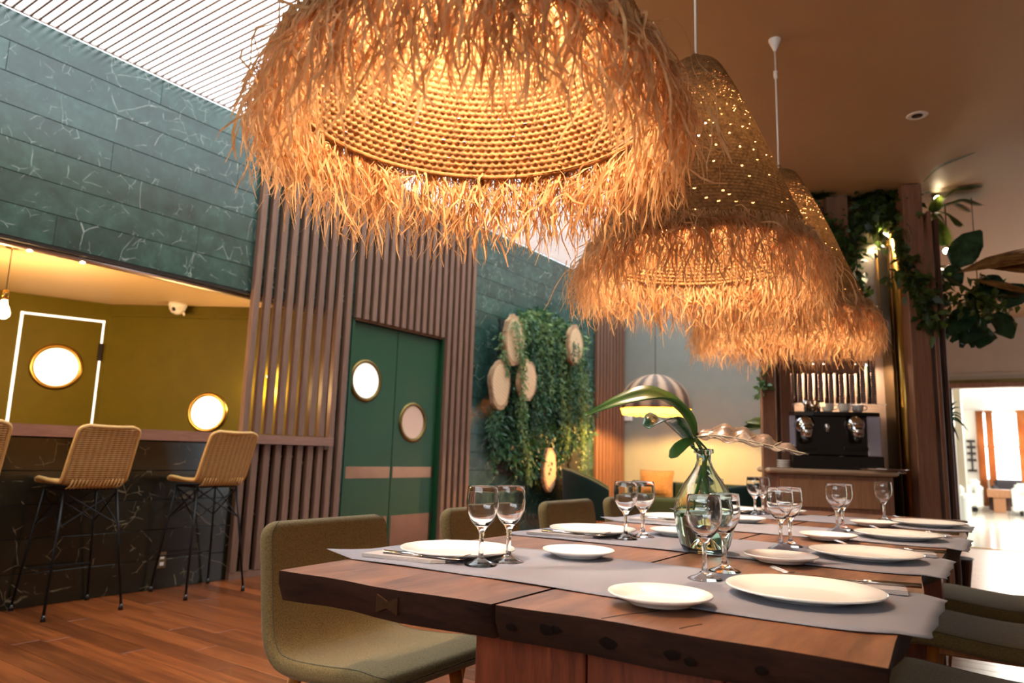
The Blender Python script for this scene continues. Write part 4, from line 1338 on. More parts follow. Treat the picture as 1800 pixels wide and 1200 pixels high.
# ================================================================== FRINGED PENDANT LAMPS
TOPZ = -(ZC - 2.288)
def make_pendant(loc, label):
    r = thing('pendant_lamp', label, 'lamp', loc, 0, 'woven raffia pendants over the table')
    MB().lathe([(0, 0), (.028, 0), (.028, -.006), (.010, -.05), (.006, -.058), (0, -.058)], 20).build('ceiling_rose', M['cord_white'], r, True)
    MB().tube([(0, 0, -.05), (0, 0, TOPZ - .02)], .0042, 8).build('cord', M['cord_white'], r, True)
    MB().tube([(0, 0, -.155), (.004, 0, -.165), (.004, 0, -.18), (0, 0, -.19)], .009, 8).build('cord_lock', M['cord_white'], r, True)
    # crocheted shade: coiled rows of knots with open stitches
    prof = [(0.0, .0), (.03, -.002), (.06, -.018), (.085, -.052), (.135, -.155), (.20, -.31), (.25, -.445), (.305, -.58), (.333, -.668)]
    cl = [Vector(p) for p in bez([(a, 0, c) for a, c in prof], 240)]
    arc = [0]
    for a, c in zip(cl, cl[1:]): arc.append(arc[-1] + (c - a).length)
    tot = arc[-1]
    ROWS, SUB, KN, KS = 62, 4, 124, 4
    nv, nu = ROWS * SUB, KN * KS
    uu = np.linspace(0, 1, nv + 1) * tot
    R_ = np.interp(uu, arc, [p.x for p in cl]); Z_ = np.interp(uu, arc, [p.z for p in cl])
    th = np.arange(nu) / nu * 2 * np.pi
    row = np.arange(nv + 1) / SUB
    jit = rng.normal(0, .00035, (nv + 1, nu))
    wob = .003 * np.sin(3 * th)[None, :] * (uu / tot)[:, None]
    kn_ = np.abs(np.sin(np.pi * (np.arange(nu)[None, :] / KS + .5 * (np.floor(row)[:, None] % 2))))
    rw = np.abs(np.sin(np.pi * row))[:, None]
    disp = .0068 * rw ** .6 * (.15 + .85 * kn_ ** .8) + jit * 1.3
    rr = (R_[:, None] + disp * np.minimum(1, R_[:, None] / .06) + wob)
    V = np.stack([rr * np.cos(th), rr * np.sin(th), np.broadcast_to(Z_[:, None], rr.shape) + jit * .6], axis=2) + np.array([0, 0, TOPZ])
    V = V.reshape(-1, 3)
    I, J = np.meshgrid(np.arange(nv), np.arange(nu), indexing='ij')
    J2 = (J + 1) % nu
    Q = np.stack([I * nu + J, I * nu + J2, (I + 1) * nu + J2, (I + 1) * nu + J], axis=2)
    # open stitches between rows
    cell = rng.uniform(0, 1, (ROWS + 1, KN))
    rowp = rng.uniform(.0, 1.0, ROWS + 1) ** 2.5
    rowi = np.arange(ROWS + 1)
    prob = (.02 + .50 * rowp * np.exp(-((rowi - 20) / 9.0) ** 2) + .06 * rowp)[:, None]
    openm = cell < prob
    crev = (I % SUB == SUB - 1) & ((J % KS == 1) | (J % KS == 2))
    hole = crev & openm[I // SUB, J // KS] & (I > 5 * SUB)
    Q = Q[~hole].reshape(-1, 4)
    o = bpy.data.objects.new('shade', np_mesh('shade', V, Q, M['weave'], False)); COL.objects.link(o); o.parent = r
    MB().tube([(.337 * math.cos(a), .337 * math.sin(a), TOPZ - .668) for a in [2 * PI * q / 72 for q in range(72)]], .0055, 8, closed=True).build('rim', M['weave'], r, True)
    MB().tube([(.02 * math.cos(a), 0, TOPZ + .002 + .02 * math.sin(a)) for a in [PI * q / 8 for q in range(9)]], .005, 6).build('top_loop', M['weave'], r, True)
    # fringe: curly flat strands
    n, seg = 3200, 9
    an = rng.uniform(0, 2 * np.pi, n)
    clump = np.floor(an / (2 * np.pi) * 150)
    cr = rng.normal(0, 1, (151, 3))
    rad = np.stack([np.cos(an), np.sin(an), np.zeros(n)], 1)
    tan = np.stack([-np.sin(an), np.cos(an), np.zeros(n)], 1)
    p = rad * (.342 + rng.uniform(-.003, .008, n))[:, None] + np.array([0, 0, 1.0]) * (TOPZ - .655 + rng.uniform(-.006, .03, n))[:, None]
    out = rng.gamma(3.0, .033, n)[:, None]
    d = rad * out + tan * (rng.normal(0, .22, n) + .12 * cr[clump.astype(int), 0])[:, None] + np.array([0, 0, -.75]) * rng.uniform(.5, 1.2, n)[:, None]
    L = (rng.uniform(.12, .235, n) * (1 + .08 * cr[clump.astype(int), 1]))
    st_ = (L / seg)[:, None]
    curl = rng.normal(0, .19, (n, 3))
    fuzz = rng.uniform(0, 1, n) < .2
    curl[fuzz] *= 1.6
    pts = [p]
    for q in range(seg):
        dn = d / np.linalg.norm(d, axis=1)[:, None]
        p = p + dn * st_
        d = dn + np.array([0, 0, -.24]) + curl + rng.normal(0, .20, (n, 3))
        d -= rad * .16 * (np.maximum(0, (d * rad).sum(1)))[:, None]
        if q % 3 == 2: curl = -curl * .8 + rng.normal(0, .10, (n, 3))
        pts.append(p)
    pts = np.stack(pts, 1)                      # n, seg+1, 3
    wv = rng.normal(0, 1, (n, 3)); wv[:, 2] *= .3
    wdt = rng.uniform(.0009, .0028, n)
    tw = np.linspace(0, 1, seg + 1)[None, :]
    wv /= np.linalg.norm(wv, axis=1)[:, None]
    wv2 = np.cross(wv, rng.normal(0, 1, (n, 3))); wv2 /= np.linalg.norm(wv2, axis=1)[:, None]
    dirw = wv[:, None, :] * np.cos(1.6 * tw)[..., None] + wv2[:, None, :] * np.sin(1.6 * tw)[..., None]
    hw = (wdt[:, None] * np.concatenate([np.full((1, seg), 1.0), [[.35]]], axis=1))[..., None]
    A, B = pts - dirw * hw, pts + dirw * hw
    V = np.stack([A, B], 2).reshape(-1, 3)
    base = (np.arange(n) * (seg + 1) * 2)[:, None] + (np.arange(seg) * 2)[None, :]
    Q = np.stack([base, base + 1, base + 3, base + 2], 2).reshape(-1, 4)
    o = bpy.data.objects.new('fringe', np_mesh('fringe', V, Q, M['fringe'], True)); COL.objects.link(o); o.parent = r
    o['kind'] = 'stuff'
    MB().tube([(0, 0, TOPZ - .02), (0, 0, TOPZ - .16)], .022, 12).build('lamp_holder', M['white_plastic'], r, True)
    bulb_shape(.04, .13).build('bulb', M['bulb'], r, True, loc=(0, 0, TOPZ - .15))
    point('bulb_light', (0, 0, TOPZ - .33), P_PENDANT, WARM, .04, r)
    return r
pen = make_pendant((-.75, .94, ZC), 'woven raffia pendant with shaggy fringe, largest and nearest, seen from below')
dup(pen, (-.75, 2.09, ZC), .9, 'woven conical raffia pendant with fringe, the middle of the row')
dup(pen, (-.752, 3.14, ZC - .0), 2.2, 'woven raffia pendant with fringe, farthest, partly behind the middle one')

# ceiling downlight
p = at(1612, 203, Z=ZC)
dl = thing('downlight', 'small round recessed downlight in the taupe ceiling', 'light', (p.x, p.y, ZC))
MB().lathe([(.028, -.002), (.036, -.006), (.05, -.004), (.055, 0), (.0, 0)], 32).build('trim_ring', M['white_plastic'], dl, True)
MB().lathe([(0, -.003), (.028, -.003), (.028, -.001), (0, -.001)], 24).build('lens', M['gunmetal'], dl)
MB().lathe([(0, -.006), (.012, -.006), (.014, -.003), (0, -.003)], 16).build('lamp_face', M['copper'], dl, True)

# ================================================================== COFFEE STATION
KT = math.radians(24)
KU = Vector((math.cos(KT), math.sin(KT), 0)); KV = Vector((-math.sin(KT), math.cos(KT), 0))
K0 = at(1350, 827, D=4.65)
K0 = Vector((K0.x, K0.y, 0))
def kp(px, py, v=0.0):
    """pixel -> kiosk local (u, z) on the plane v behind the counter edge"""
    d = ray(px, py); q = K0 + KV * v
    tt = (q - CAM).dot(KV) / d.dot(KV)
    p = CAM + d * tt
    return (p - K0).dot(KU), p.z
def kiosk(name, label, cat, u=0, v=0, z=0, group=None):
    p = K0 + KU * u + KV * v
    return thing(name, label, cat, (p.x, p.y, z), KT, group)
uL, _ = kp(1350, 827); uR, zR = kp(1590, 832)
CT = .962
kc = kiosk('coffee_counter', 'wooden coffee station cabinet with rounded pale counter edge', 'cabinet')
pl = []
for a in range(9):
    an = -PI / 2 + -PI / 2 * a / 8 + 0
    pl.append((uL + .05 + .05 * math.sin(an) * 1.0, .05 - .05 * math.cos(an) * 1))
MB().cbox(uL, uR - .03, 0, .485, CT - .034, CT, .012).build('counter_top', M['kiosk_top'] if 'kiosk_top' in M else wood('counter_top_wood', '#a9896c', '#bd9d80', (.6, 6, 6), 8, .3, .02), kc)
u0, _ = kp(1368, 870, .05); u1, _ = kp(1572, 870, .05)
cb = MB().cbox(u0, u1, .05, .48, 0.06, CT - .034, .004).build('cabinet_body', M['post'], kc)
ua, za = kp(1371, 840, .045); ub, zb = kp(1547, 896, .045)
MB().cbox(ua, ub, .034, .05, zb, za, .003).build('front_panel', M['kiosk_wood'], kc)
MB().cbox(u0 + .02, u1 - .02, .08, .47, 0, .06, .003).build('plinth', M['gunmetal'], kc)
hr = MB(); hr.tube([(uR - .035, .01, CT - .008), (uR + .01, .01, CT - .008), (uR + .01, .20, CT - .008), (uR - .035, .20, CT - .008)], .006, 8)
hr.build('towel_rail', M['chrome'], kc, True)
# espresso machine
ma, zt_ = kp(1391, 722, .14); mb_, _ = kp(1549, 722, .14)
MW = mb_ - ma
em = kiosk('coffee_machine', 'black capsule coffee machine with two chrome brewing heads on the counter', 'coffee machine', ma, .12, CT)
MH = zt_ - CT
MB().cbox(-.005, MW + .005, .02, .345, .0, MH * .24, .006).build('drip_base', M['black_plastic'], em)
MB().cbox(.035, MW - .06, .05, .345, MH * .24, MH * .93, .006).build('body', M['black_plastic'], em)
sw = plain('lilac_grey_plastic', '#b6b2c4', .3)
MB().cbox(.0, .035, .06, .345, MH * .24, MH * .93, .006).build('side_panel', sw, em)
MB().cbox(MW - .085, MW, .045, .345, MH * .24, MH * .93, .006).build('side_panel', sw, em)
lid = MB(); lid.prism([(0 + MW * q / 12, .02 + .035 * (2 * q / 12 - 1) ** 2) for q in range(13)] + [(MW, .345), (0, .345)], MH * .93, MH)
lid.build('lid', M['black_plastic'], em)
for q, (px, py) in enumerate(((1415, 746), (1503, 746))):
    uu_, zz_ = kp(px, py, .16); uu_ -= ma; zz_ -= CT
    hd = MB().lathe([(0, .075), (.03, .07), (.052, .05), (.064, .02), (.066, 0), (0, 0)], 28).map(Matrix.Translation((uu_, .06, zz_)) @ Matrix.Rotation(PI / 2, 4, 'X')).build('brew_head', M['chrome'], em, True)
    MB().lathe([(0, .05), (.038, .05), (.04, 0), (.036, -.035), (0, -.035)], 20, c=(uu_, -.005, zz_ - .05)).build('capsule_cup', M['chrome'], hd, True)
    MB().lathe([(0, 0), (.036, 0), (.03, -.03), (.014, -.04), (0, -.04)], 20, c=(uu_, -.005, zz_ - .085)).build('spout', M['black_plastic'], hd, True)
    MB().box(uu_ - .022, uu_ + .022, -.046, -.040, zz_ - .032, zz_ - .024).build('slot', M['black_plastic'], hd)
    MB().cbox(uu_ - .075, uu_ + .075, .03, .055, zz_ - .17, zz_ - .15, .002).build('drip_shelf', M['gunmetal'], em)
    MB().box(uu_ - .02, uu_ + .02, .046, .05, MH * .90, MH * .915).build('name_strip', M['chrome'], em)
uu_, zz_ = kp(1454, 750, .16); uu_ -= ma; zz_ -= CT
MB().lathe([(0, .03), (.014, .02), (.018, 0), (.014, -.03), (0, -.045)], 14, c=(uu_, .04, zz_)).build('hot_water_spout', M['chrome'], em, True)
uu_, zz_ = kp(1446, 711, .16); uu_ -= ma; zz_ -= CT
ic = emit('display_glow', (1, .7, .25), 1.2)
for dx, dz in ((-.01, .008), (.008, .01), (-.006, -.006), (.01, -.004)):
    MB().box(uu_ + dx - .006, uu_ + dx + .006, .046, .05, zz_ + dz - .005, zz_ + dz + .005).build('display_icon', ic, em)
# crockery
cup = MB().lathe([(0, .004), (.022, .004), (.034, .02), (.039, .05), (.041, .056), (.0425, .056), (.041, .048), (.036, .018), (.024, 0), (0, 0)], 28)
def cup_thing(px, py, label, v):
    uu_, zz_ = kp(px, py, v)
    r = kiosk('coffee_cup', label, 'cup', uu_, v, CT + MH + .001, 'cups on the coffee machine')
    cup_o = bpy.data.objects.new('bowl', cup_me); COL.objects.link(cup_o); cup_o.parent = r
    MB().tube([(.037, 0, .045), (.058, 0, .046), (.064, 0, .034), (.056, 0, .020), (.033, 0, .016)], .004, 6).build('handle', M['porcelain'], r, True)
cup_me = cup.mesh('bowl', M['porcelain'], True)
cup_thing(1455, 716, 'white coffee cup on the machine, leftmost of three', .2)
cup_thing(1484, 716, 'white coffee cup on the machine, middle of three', .19)
cup_thing(1507, 716, 'white coffee cup on the machine, rightmost and farther back', .25)
tum = MB().lathe([(0, .006), (.026, .006), (.031, .08), (.033, .08), (.029, 0), (0, 0)], 24).mesh('glass_tumbler', M['glass'], True)
for px, v, lb in ((1421, .2, 'small clear glass tumbler on the coffee machine, left end'), (1434, .22, 'small clear glass tumbler tucked beside the first cup')):
    uu_, _ = kp(px, 716, v); q = K0 + KU * uu_ + KV * v
    put('glass_tumbler', tum, (q.x, q.y, CT + MH + .001), lb, 'glass', 'tumblers on the coffee machine')
sau = plate_mesh(.042, .012, 'saucer')
ords = ['lowest', 'second', 'third', 'top']
for q in range(4):
    uu_, _ = kp(1379, 815, .08); pp = K0 + KU * (uu_ - .005) + KV * .09
    put('saucer', sau, (pp.x, pp.y, CT + .001 + q * .0135), f'white saucer, {ords[q]} of the small stack left of the machine', 'saucer', 'stack of saucers')
uu_, _ = kp(1552, 822, .12)
ty = kiosk('serving_tray', 'thin grey tray lying at the right end of the counter', 'tray', uu_, .10, CT + .0005)
MB().lathe([(0, .004), (.115, .004), (.145, .014), (.15, .013), (.12, 0), (0, 0)], 40).build('tray_dish', M['steel'], ty, True)
sg = kiosk('sugar_sachet', 'small white sugar sachets heaped on the tray', 'sachet', uu_ - .06, .07, CT + .0055)
for q in range(4):
    MB().cbox(-.02, .02, -.012, .012, 0, .006, .002).build('sachet', M['white_plastic'], sg, loc=(q * .018 - .02, (q % 2) * .012, q * .002), rot=(0, 0, q * .7))
# back panels
BV = .50
um0, zm1 = kp(1392, 600, BV); um1, _ = kp(1562, 640, BV)
ZM1 = kp(1540, 606, BV)[1]
mi = kiosk('mirror_panel', 'tall rounded peach toned mirror panel behind the coffee machine', 'mirror')
rc = .09
pl = [(um0, CT), (um1, CT), (um1, ZM1 - rc)] + [(um1 - rc + rc * math.cos(a), ZM1 - rc + rc * math.sin(a)) for a in [PI / 2 * q / 8 for q in range(1, 9)]] + [(um0 + rc - rc * math.sin(a), ZM1 - rc + rc * math.cos(a)) for a in [PI / 2 * q / 8 for q in range(0, 9)]]
kmi = NT('peach_mirror'); kmi.p(Base_Color=lin('#c9a78f'), Roughness=.28)
T = Matrix.Translation((0, BV, 0)) @ Matrix.Rotation(PI / 2, 4, 'X')
MB().prism(pl, -.012, .0).map(T).build('mirror_sheet', kmi.m, mi)
MB().tube([T @ Vector((a, c, .0)) for a, c in pl], .006, 6, closed=True).build('mirror_frame', M['gunmetal'], mi)
us1, _ = kp(1568, 500, BV + .02)
stp = kiosk('steel_panel', 'brushed steel wall panel rising above the mirror', 'panel')
MB().cbox(um0 - .05, us1, BV + .015, BV + .04, CT, min(ZC - .02, kp(1540, 380, BV)[1] + .25), .003).build('sheet', M['steel'], stp)
uf0, _ = kp(1385, 290, BV + .1); uf1, _ = kp(1592, 290, BV + .1)
fa = kiosk('station_back', 'grey plaster backing board of the coffee station up to the ceiling', 'panel')
MB().box(uf0 - .02, uf1, BV + .06, BV + .12, 0, ZC - .002).build('board', M['grey_wall'], fa)
# capsule rack shelf and tubes
ush0, zsh = kp(1396, 710, .34); ush1, _ = kp(1552, 710, .34)
sh = kiosk('capsule_rack', 'clear shelf with ribbed capsule tubes behind the cups', 'rack')
MB().cbox(ush0, ush1, 0.27, BV - .014, zsh - .004, zsh + .004, .001).build('shelf', M['glass'], sh)
HT = kp(1540, 632, .38)[1] - zsh
for q in range(8):
    uq = ush0 + (q + .55) * (ush1 - ush0) / 8.3
    ribs = [(0, .008)]
    nr_ = 18
    for w in range(nr_):
        z0 = .008 + (HT - .01) * w / nr_
        ribs += [(.0145, z0), (.021, z0 + (HT / nr_) * .35), (.0145, z0 + HT / nr_ * .8)]
    ribs += [(0, HT)]
    tbm = MB().lathe(ribs, 16, c=(uq + .016, .40, zsh)).build('capsule_tube', M['tube'], sh, True)
    MB().cbox(uq - .024, uq - .003, .39, .43, zsh + .006, zsh + HT, .003).build('capsule_column', M['capsule_a' if q < 6 else 'capsule_b'], sh)
    MB().lathe([(0, .05), (.008, .045), (.011, .02), (.009, 0), (0, 0)], 10, c=(uq - .022, .385, zsh + .012)).build('copper_capsule', M['copper'], sh, True)
# brass side panel and column
ub0, _ = kp(1562, 750, .42); ub1, _ = kp(1584, 750, .30)
br = kiosk('brass_panel', 'dark brass cladding panel right of the mirror', 'panel')
MB().prism([(ub0, .46), (ub1 - .03, .30), (ub1 - .01, .32), (ub0 + .02, .48)], 0, kp(1570, 560, .4)[1] + .55).build('panel_sheet', M['old_brass'], br)
uc, _ = kp(1596, 750, .32)
bc = kiosk('brass_column', 'shiny half round brass column beside the coffee station', 'column', uc, .34)
MB().lathe([(0, 0), (.045, 0), (.045, ZC - .004), (0, ZC - .004)], 28).build('shaft', M['brass'], bc, True)
# posts
def post(px0, px1, py, v, z0, z1, dep, mat, label):
    a, _ = kp(px0, py, v); c, _ = kp(px1, py, v)
    r = kiosk('timber_post', label, 'post', (a + c) / 2, v)
    w = (c - a) / 2
    MB().cbox(-w, w, 0, dep, z0, z1, .004).build('beam', mat, r)
    return r
post(1341, 1364, 760, .12, 0, ZC - .003, .09, M['post'], 'wooden post at the left end of the coffee counter, outermost')
post(1366, 1374, 760, .24, 0, ZC - .003, .05, M['dark_post'], 'narrow dark strip between the two left posts of the coffee station')
post(1374, 1393, 760, .22, 0, ZC - .003, .10, M['post'], 'wooden post directly left of the coffee machine')
zl = kp(1470, 640, .30)[1]; zu = kp(1470, 306, .30)[1]
post(1452, 1490, 350, .30, zl, zu, .07, M['post'], 'short vertical timber wrapped in ivy above the coffee machine')
uh0, _ = kp(1374, 640, .30); uh1, _ = kp(1512, 640, .30)
post(1607, 1643, 700, .12, 0, ZC - .003, .14, M['post'], 'broad wooden post at the right end of the coffee station')
post(1650, 1658, 700, .12, 0, ZC - .2, .12, M['post'], 'thin wooden fin right of the broad post')
post(1662, 1670, 700, .14, 0, ZC - .25, .12, M['dark_post'], 'thin dark fin at the edge of the tiled doorway')
post(1593, 1605, 500, .40, 0, ZC - .003, .05, M['dark_post'], 'dark upright behind the broad right post')
# lintel that carries the short timber
ll = kiosk('timber_lintel', 'horizontal timber hidden behind the far lamp fringe carrying the short post', 'beam')
MB().cbox(kp(1374, 640, .30)[0], kp(1510, 640, .30)[0], .30, .36, zl - .06, zl, .004).build('beam', M['post'], ll)

# ------------------------------------------------------------------ vines and plants on the station
def Dk(px, py, v):
    u, z = kp(px, py, v)
    p = K0 + KU * u + KV * v; p.z = z
    return (p - CAM).dot(AX_F)
def vine(name, label, pxpts, V, n, size, mat, width_px, group=None, cat='plant', droop=.7):
    D = Dk(pxpts[0][0], pxpts[0][1], V)
    pts = bez([at(x, y_, D=Dk(x, y_, V + dd)) for x, y_, dd in pxpts], 30)
    o0 = pts[0]
    r = thing(name, label, cat, o0, 0, group)
    pos = []
    for _ in range(n):
        u = random.random() * 29.99; i = int(u)
        p = pts[i].lerp(pts[i + 1], u - i)
        s = width_px * D / F_PX
        pos.append(p - o0 + Vector((random.gauss(0, s), random.gauss(0, s), random.gauss(0, s))))
    pos = np.array(pos)
    v_, t_ = leaf_cloud(pos, rng.uniform(.7, 1.25, n) * size, rng.uniform(.5, .8, n) * size, droop, .9, (.1, -.5, 0), .12)
    cloud_obj('leaves', [(v_, t_)], mat, r, 'stuff')
    MB().tube([p - o0 for p in pts[::2]], .004, 5).build('vine_stem', M['stem'], r, True)
    return r
vine('ivy_vine', 'small leaved ivy climbing the left side of the short timber', [(1455, 316, .02), (1428, 322, .02), (1418, 350, .02), (1432, 385, -.02), (1465, 400, -.04), (1482, 430, -.04), (1496, 468, -.02)], .26, 520, .05, M['ivy'], 8)
vine('ivy_vine', 'dark ivy trail along the timber beside the woven lamp shade', [(1412, 325, 0), (1426, 395, 0), (1440, 445, 0)], .34, 130, .045, M['ivy'], 6)
vine('pothos_vine', 'heart leaved pothos massed between the timber and the right post', [(1508, 310, 0), (1530, 345, -.02), (1572, 338, -.04), (1588, 306, -.05)], .36, 260, .085, M['pothos'], 13)
vine('pothos_vine', 'pothos hanging over the steel panel in front of its light', [(1500, 385, 0), (1525, 385, 0), (1560, 375, -.04), (1590, 385, -.08)], .36, 200, .085, M['pothos'], 11)
vine('pothos_vine', 'pothos trail down the left edge of the steel panel', [(1504, 400, 0), (1506, 460, 0), (1510, 510, 0), (1513, 545, 0)], .40, 110, .07, M['pothos'], 6)
vine('pothos_vine', 'pothos trail falling down the broad right post', [(1590, 340, .1), (1588, 410, .1), (1590, 460, .05), (1602, 495, 0), (1626, 525, -.02), (1640, 580, -.02)], .08, 260, .08, M['pothos'], 8)
vine('pothos_vine', 'few loose heart leaves dangling in front of the steel panel', [(1538, 400, 0), (1545, 425, 0), (1552, 450, 0)], .34, 14, .07, M['pothos'], 7)
vine('ivy_vine', 'thin vine sprig hanging beside the left post under the fringe', [(1352, 600, 0), (1346, 665, 0), (1336, 680, 0), (1334, 700, 0)], .10, 30, .06, M['trail'], 3)
vine('pothos_vine', 'small twig with leaves at the edge of the brass panel', [(1580, 478, 0), (1555, 500, 0)], .30, 9, .06, M['pothos'], 5)

def frond(r, base, tip, mid, half, mat, n=22, name='frond'):
    sp = bez([base, mid, tip], 20); mb = MB(); N = len(sp)
    mb.tube(sp, .003, 4)
    for i in range(2, N):
        for rep in (0, .5):
            u = (i - rep) / (N - 1)
            a = sp[i - 1].lerp(sp[i], 1 - rep); tt = (sp[i] - sp[i - 1]).normalized()
            s = tt.cross(Vector((.1, -.4, 1))).normalized()
            w = half * math.sin(PI * min(1, .12 + .88 * (1 - u) ** .8)) if u > .15 else half * .5
            for sg in (-1, 1):
                e = a + s * sg * w + tt * w * .5 - Vector((0, 0, w * .25)); q = tt * w * .16
                mb.add([a - q, a + q, e], [(0, 1, 2)])
    return mb.build(name, mat, r)
def palm_leaf(r, base, tip, half, mat, nseg=18, name='frond'):
    """fan of narrow blades"""
    mb = MB(); ax = (tip - base); L = ax.length; ax.normalize(); s = ax.cross(Vector((0, -.5, 1))).normalized(); nrm = s.cross(ax)
    for i in range(nseg):
        a = (-1 + 2 * i / (nseg - 1)) * half
        d_ = (ax * math.cos(a) + s * math.sin(a)); w = nrm.cross(d_).normalized() * .016
        l_ = L * (1 - .25 * abs(a)) * random.uniform(.85, 1.05)
        p1 = base + d_ * l_ * .5 + nrm * .015 * (-1) ** i; p2 = base + d_ * l_ - Vector((0, 0, .04 * l_))
        mb.add([base, p1 + w, p2, p1 - w], [(0, 1, 2), (0, 2, 3)])
    return mb.build(name, mat, r)
DP = 5.0
def P_(x, y_, dd=0): return at(x, y_, D=DP + dd)
o0 = P_(1640, 400)
fe = thing('fern_plant', 'green fern fronds fanning right from the top of the broad post', 'plant', o0)
for (x, y_, xm, ym_, dd, hf) in ((1724, 316, 1680, 330, -.1, .04), (1726, 360, 1690, 350, .1, .05), (1690, 395, 1665, 375, -.1, .05), (1672, 420, 1655, 380, 0, .04), (1660, 430, 1650, 395, -.15, .05), (1705, 372, 1675, 355, .2, .035), (1650, 345, 1640, 370, 0, .04)):
    frond(fe, P_(1638, 372) - o0, P_(x, y_, dd) - o0, P_(xm, ym_, dd / 2) - o0, hf * 1.5, M['fern'])
frond(fe, P_(1622, 306, -.15) - o0, P_(1712, 243, -.62) - o0, P_(1652, 262, -.4) - o0, .03, M['ivy'])
mo = thing('monstera_plant', 'hanging cluster of dark monstera and philodendron leaves beside the doorway', 'plant', P_(1700, 520))
o1 = P_(1700, 520)
def blade(r, pts, wd, up, mat, name='leaf', **kw):
    sp = bez(pts, 16); n = len(sp); ws = []
    for i in range(n):
        u = i / (n - 1) * (len(wd) - 1); a = min(int(u), len(wd) - 2); ws.append(wd[a] + (wd[a + 1] - wd[a]) * (u - a))
    o = ribbon_leaf(sp, ws, up, **kw).build(name, mat, r, True)
    so = o.modifiers.new('thick', 'SOLIDIFY'); so.thickness = .002
    return o
TOC = (0.35, -.9, .1)
blade(mo, [P_(1678, 470) - o1, P_(1695, 440) - o1, P_(1725, 405) - o1], [.02, .09, .10, .08, .01], TOC, M['big_leaf'])
for x0, y0, x1, y1, w in ((1730, 560, 1690, 605, .10), (1720, 545, 1665, 590, .09), (1740, 560, 1780, 595, .10), (1700, 520, 1740, 540, .09), (1660, 500, 1640, 520, .06), (1770, 540, 1800, 500, .09), (1690, 500, 1655, 480, .08), (1720, 500, 1765, 520, .09), (1735, 575, 1720, 612, .09)):
    blade(mo, [P_(x0, y0) - o1, P_((x0 + x1) / 2, (y0 + y1) / 2 - 6) - o1, P_(x1, y1, -.05) - o1], [.015, w * .8, w, w * .7, .01], (TOC[0], TOC[1], random.uniform(-.2, .5)), M['big_leaf'])
# split monstera leaf: fingers round a centre
mc = P_(1700, 570) - o1
for q in range(8):
    a = PI * (.95 + 1.1 * q / 7)
    tip = mc + (AX_R * math.cos(a) - AX_D * math.sin(a)) * .17
    blade(mo, [mc, mc.lerp(tip, .5), tip], [.02, .035, .03, .012], TOC, M['big_leaf'])
v_, t_ = leaf_cloud(np.array([tuple(P_(random.gauss(1725, 26), random.gauss(530, 16), random.uniform(-.1, .2)) - o1) for _ in range(240)]), .07, .04, .5, 1, (0, -.4, 0))
cloud_obj('small_leaves', [(v_, t_)], M['fern'], mo, 'stuff')
v_, t_ = leaf_cloud(np.array([tuple(P_(random.gauss(1650, 9), random.uniform(470, 590), random.uniform(-.1, .1)) - o1) for _ in range(150)]), .07, .04, .8, 1, (0, -.4, 0))
cloud_obj('side_leaves', [(v_, t_)], M['pothos'], mo, 'stuff')
dr = thing('dried_palm_leaf', 'brown dried palm fan reaching right over the monstera leaves', 'plant', P_(1680, 480))
o2 = P_(1680, 480)
palm_leaf(dr, Vector((0, 0, 0)), P_(1850, 430, -.2) - o2, .42, M['dry_leaf'], 26)
palm_leaf(dr, P_(1720, 470) - o2, P_(1900, 470, -.25) - o2, .38, M['dry_leaf'], 22)
palm_leaf(dr, P_(1700, 490) - o2, P_(1830, 510, -.1) - o2, .45, M['dry_leaf'], 18)
hangr = MB(); hangr.tube([P_(1650, 480) - o1, P_(1720, 520) - o1, P_(1800, 520) - o1], .012, 6); hangr.build('branch', M['stem'], mo)
# fixing rods that carry the cluster from the ceiling
MB().tube([P_(1720, 520) - o1, Vector((0, 0, 0)) + Vector(((P_(1720, 520) - o1).x, (P_(1720, 520) - o1).y, ZC - o1.z))], .003, 5).build('hanger', M['cord_dark'], mo)
gr = thing('palm_plant', 'dark spiky palm leaves in front of the bright doorway', 'plant', at(1662, 740, D=5.6))
o3 = at(1662, 740, D=5.6)
for x, y_ in ((1688, 716), (1692, 730), (1696, 748), (1702, 757), (1684, 705), (1686, 775), (1678, 790), (1694, 738)):
    sp = bez([Vector((0, 0, 0)), at((1662 + x) / 2, (740 + y_) / 2 - 10, D=5.55) - o3, at(x, y_, D=5.5) - o3], 8)
    ribbon_leaf(sp, [.004, .008, .010, .010, .009, .008, .006, .004, .001], (.2, -.8, .5), nj=3).build('blade', M['big_leaf'], gr)
MB().tube([Vector((0, 0, 0)), at(1655, 780, D=5.6) - o3, Vector((-.02, 0, .3 - o3.z))], .008, 6).build('stalk', M['stem'], gr)
MB().lathe([(0, .3), (.13, .3), (.15, .32), (.14, .32), (.10, 0), (0, 0)], 24, c=(-.02, 0, -o3.z)).build('pot', M['gunmetal'], gr, True)
# leaf by the left post over the cabinet
lf = thing('banana_leaf', 'striped green leaf tip behind the left post of the coffee station', 'leaf', at(1362, 745, D=5.3))
o4 = at(1362, 745, D=5.3)
MB().tube([Vector((0, 0, 0)), Vector((0, .05, -.4)), Vector((0, .05, -o4.z + .28))], .01, 6).build('stalk', M['stem'], lf)
MB().lathe([(0, .28), (.14, .28), (.15, .3), (.14, .3), (.11, 0), (0, 0)], 24, c=(0, .05, -o4.z)).build('pot', M['gunmetal'], lf, True)
for x, y_, w in ((1298, 757, .03), (1310, 742, .03)):
    blade(lf, [Vector((0, 0, 0)), at((1362 + x) / 2, (745 + y_) / 2 - 4, D=5.25) - o4, at(x, y_, D=5.2) - o4], [.02, w, w, .005], TOC, M['fern'], 'blade')

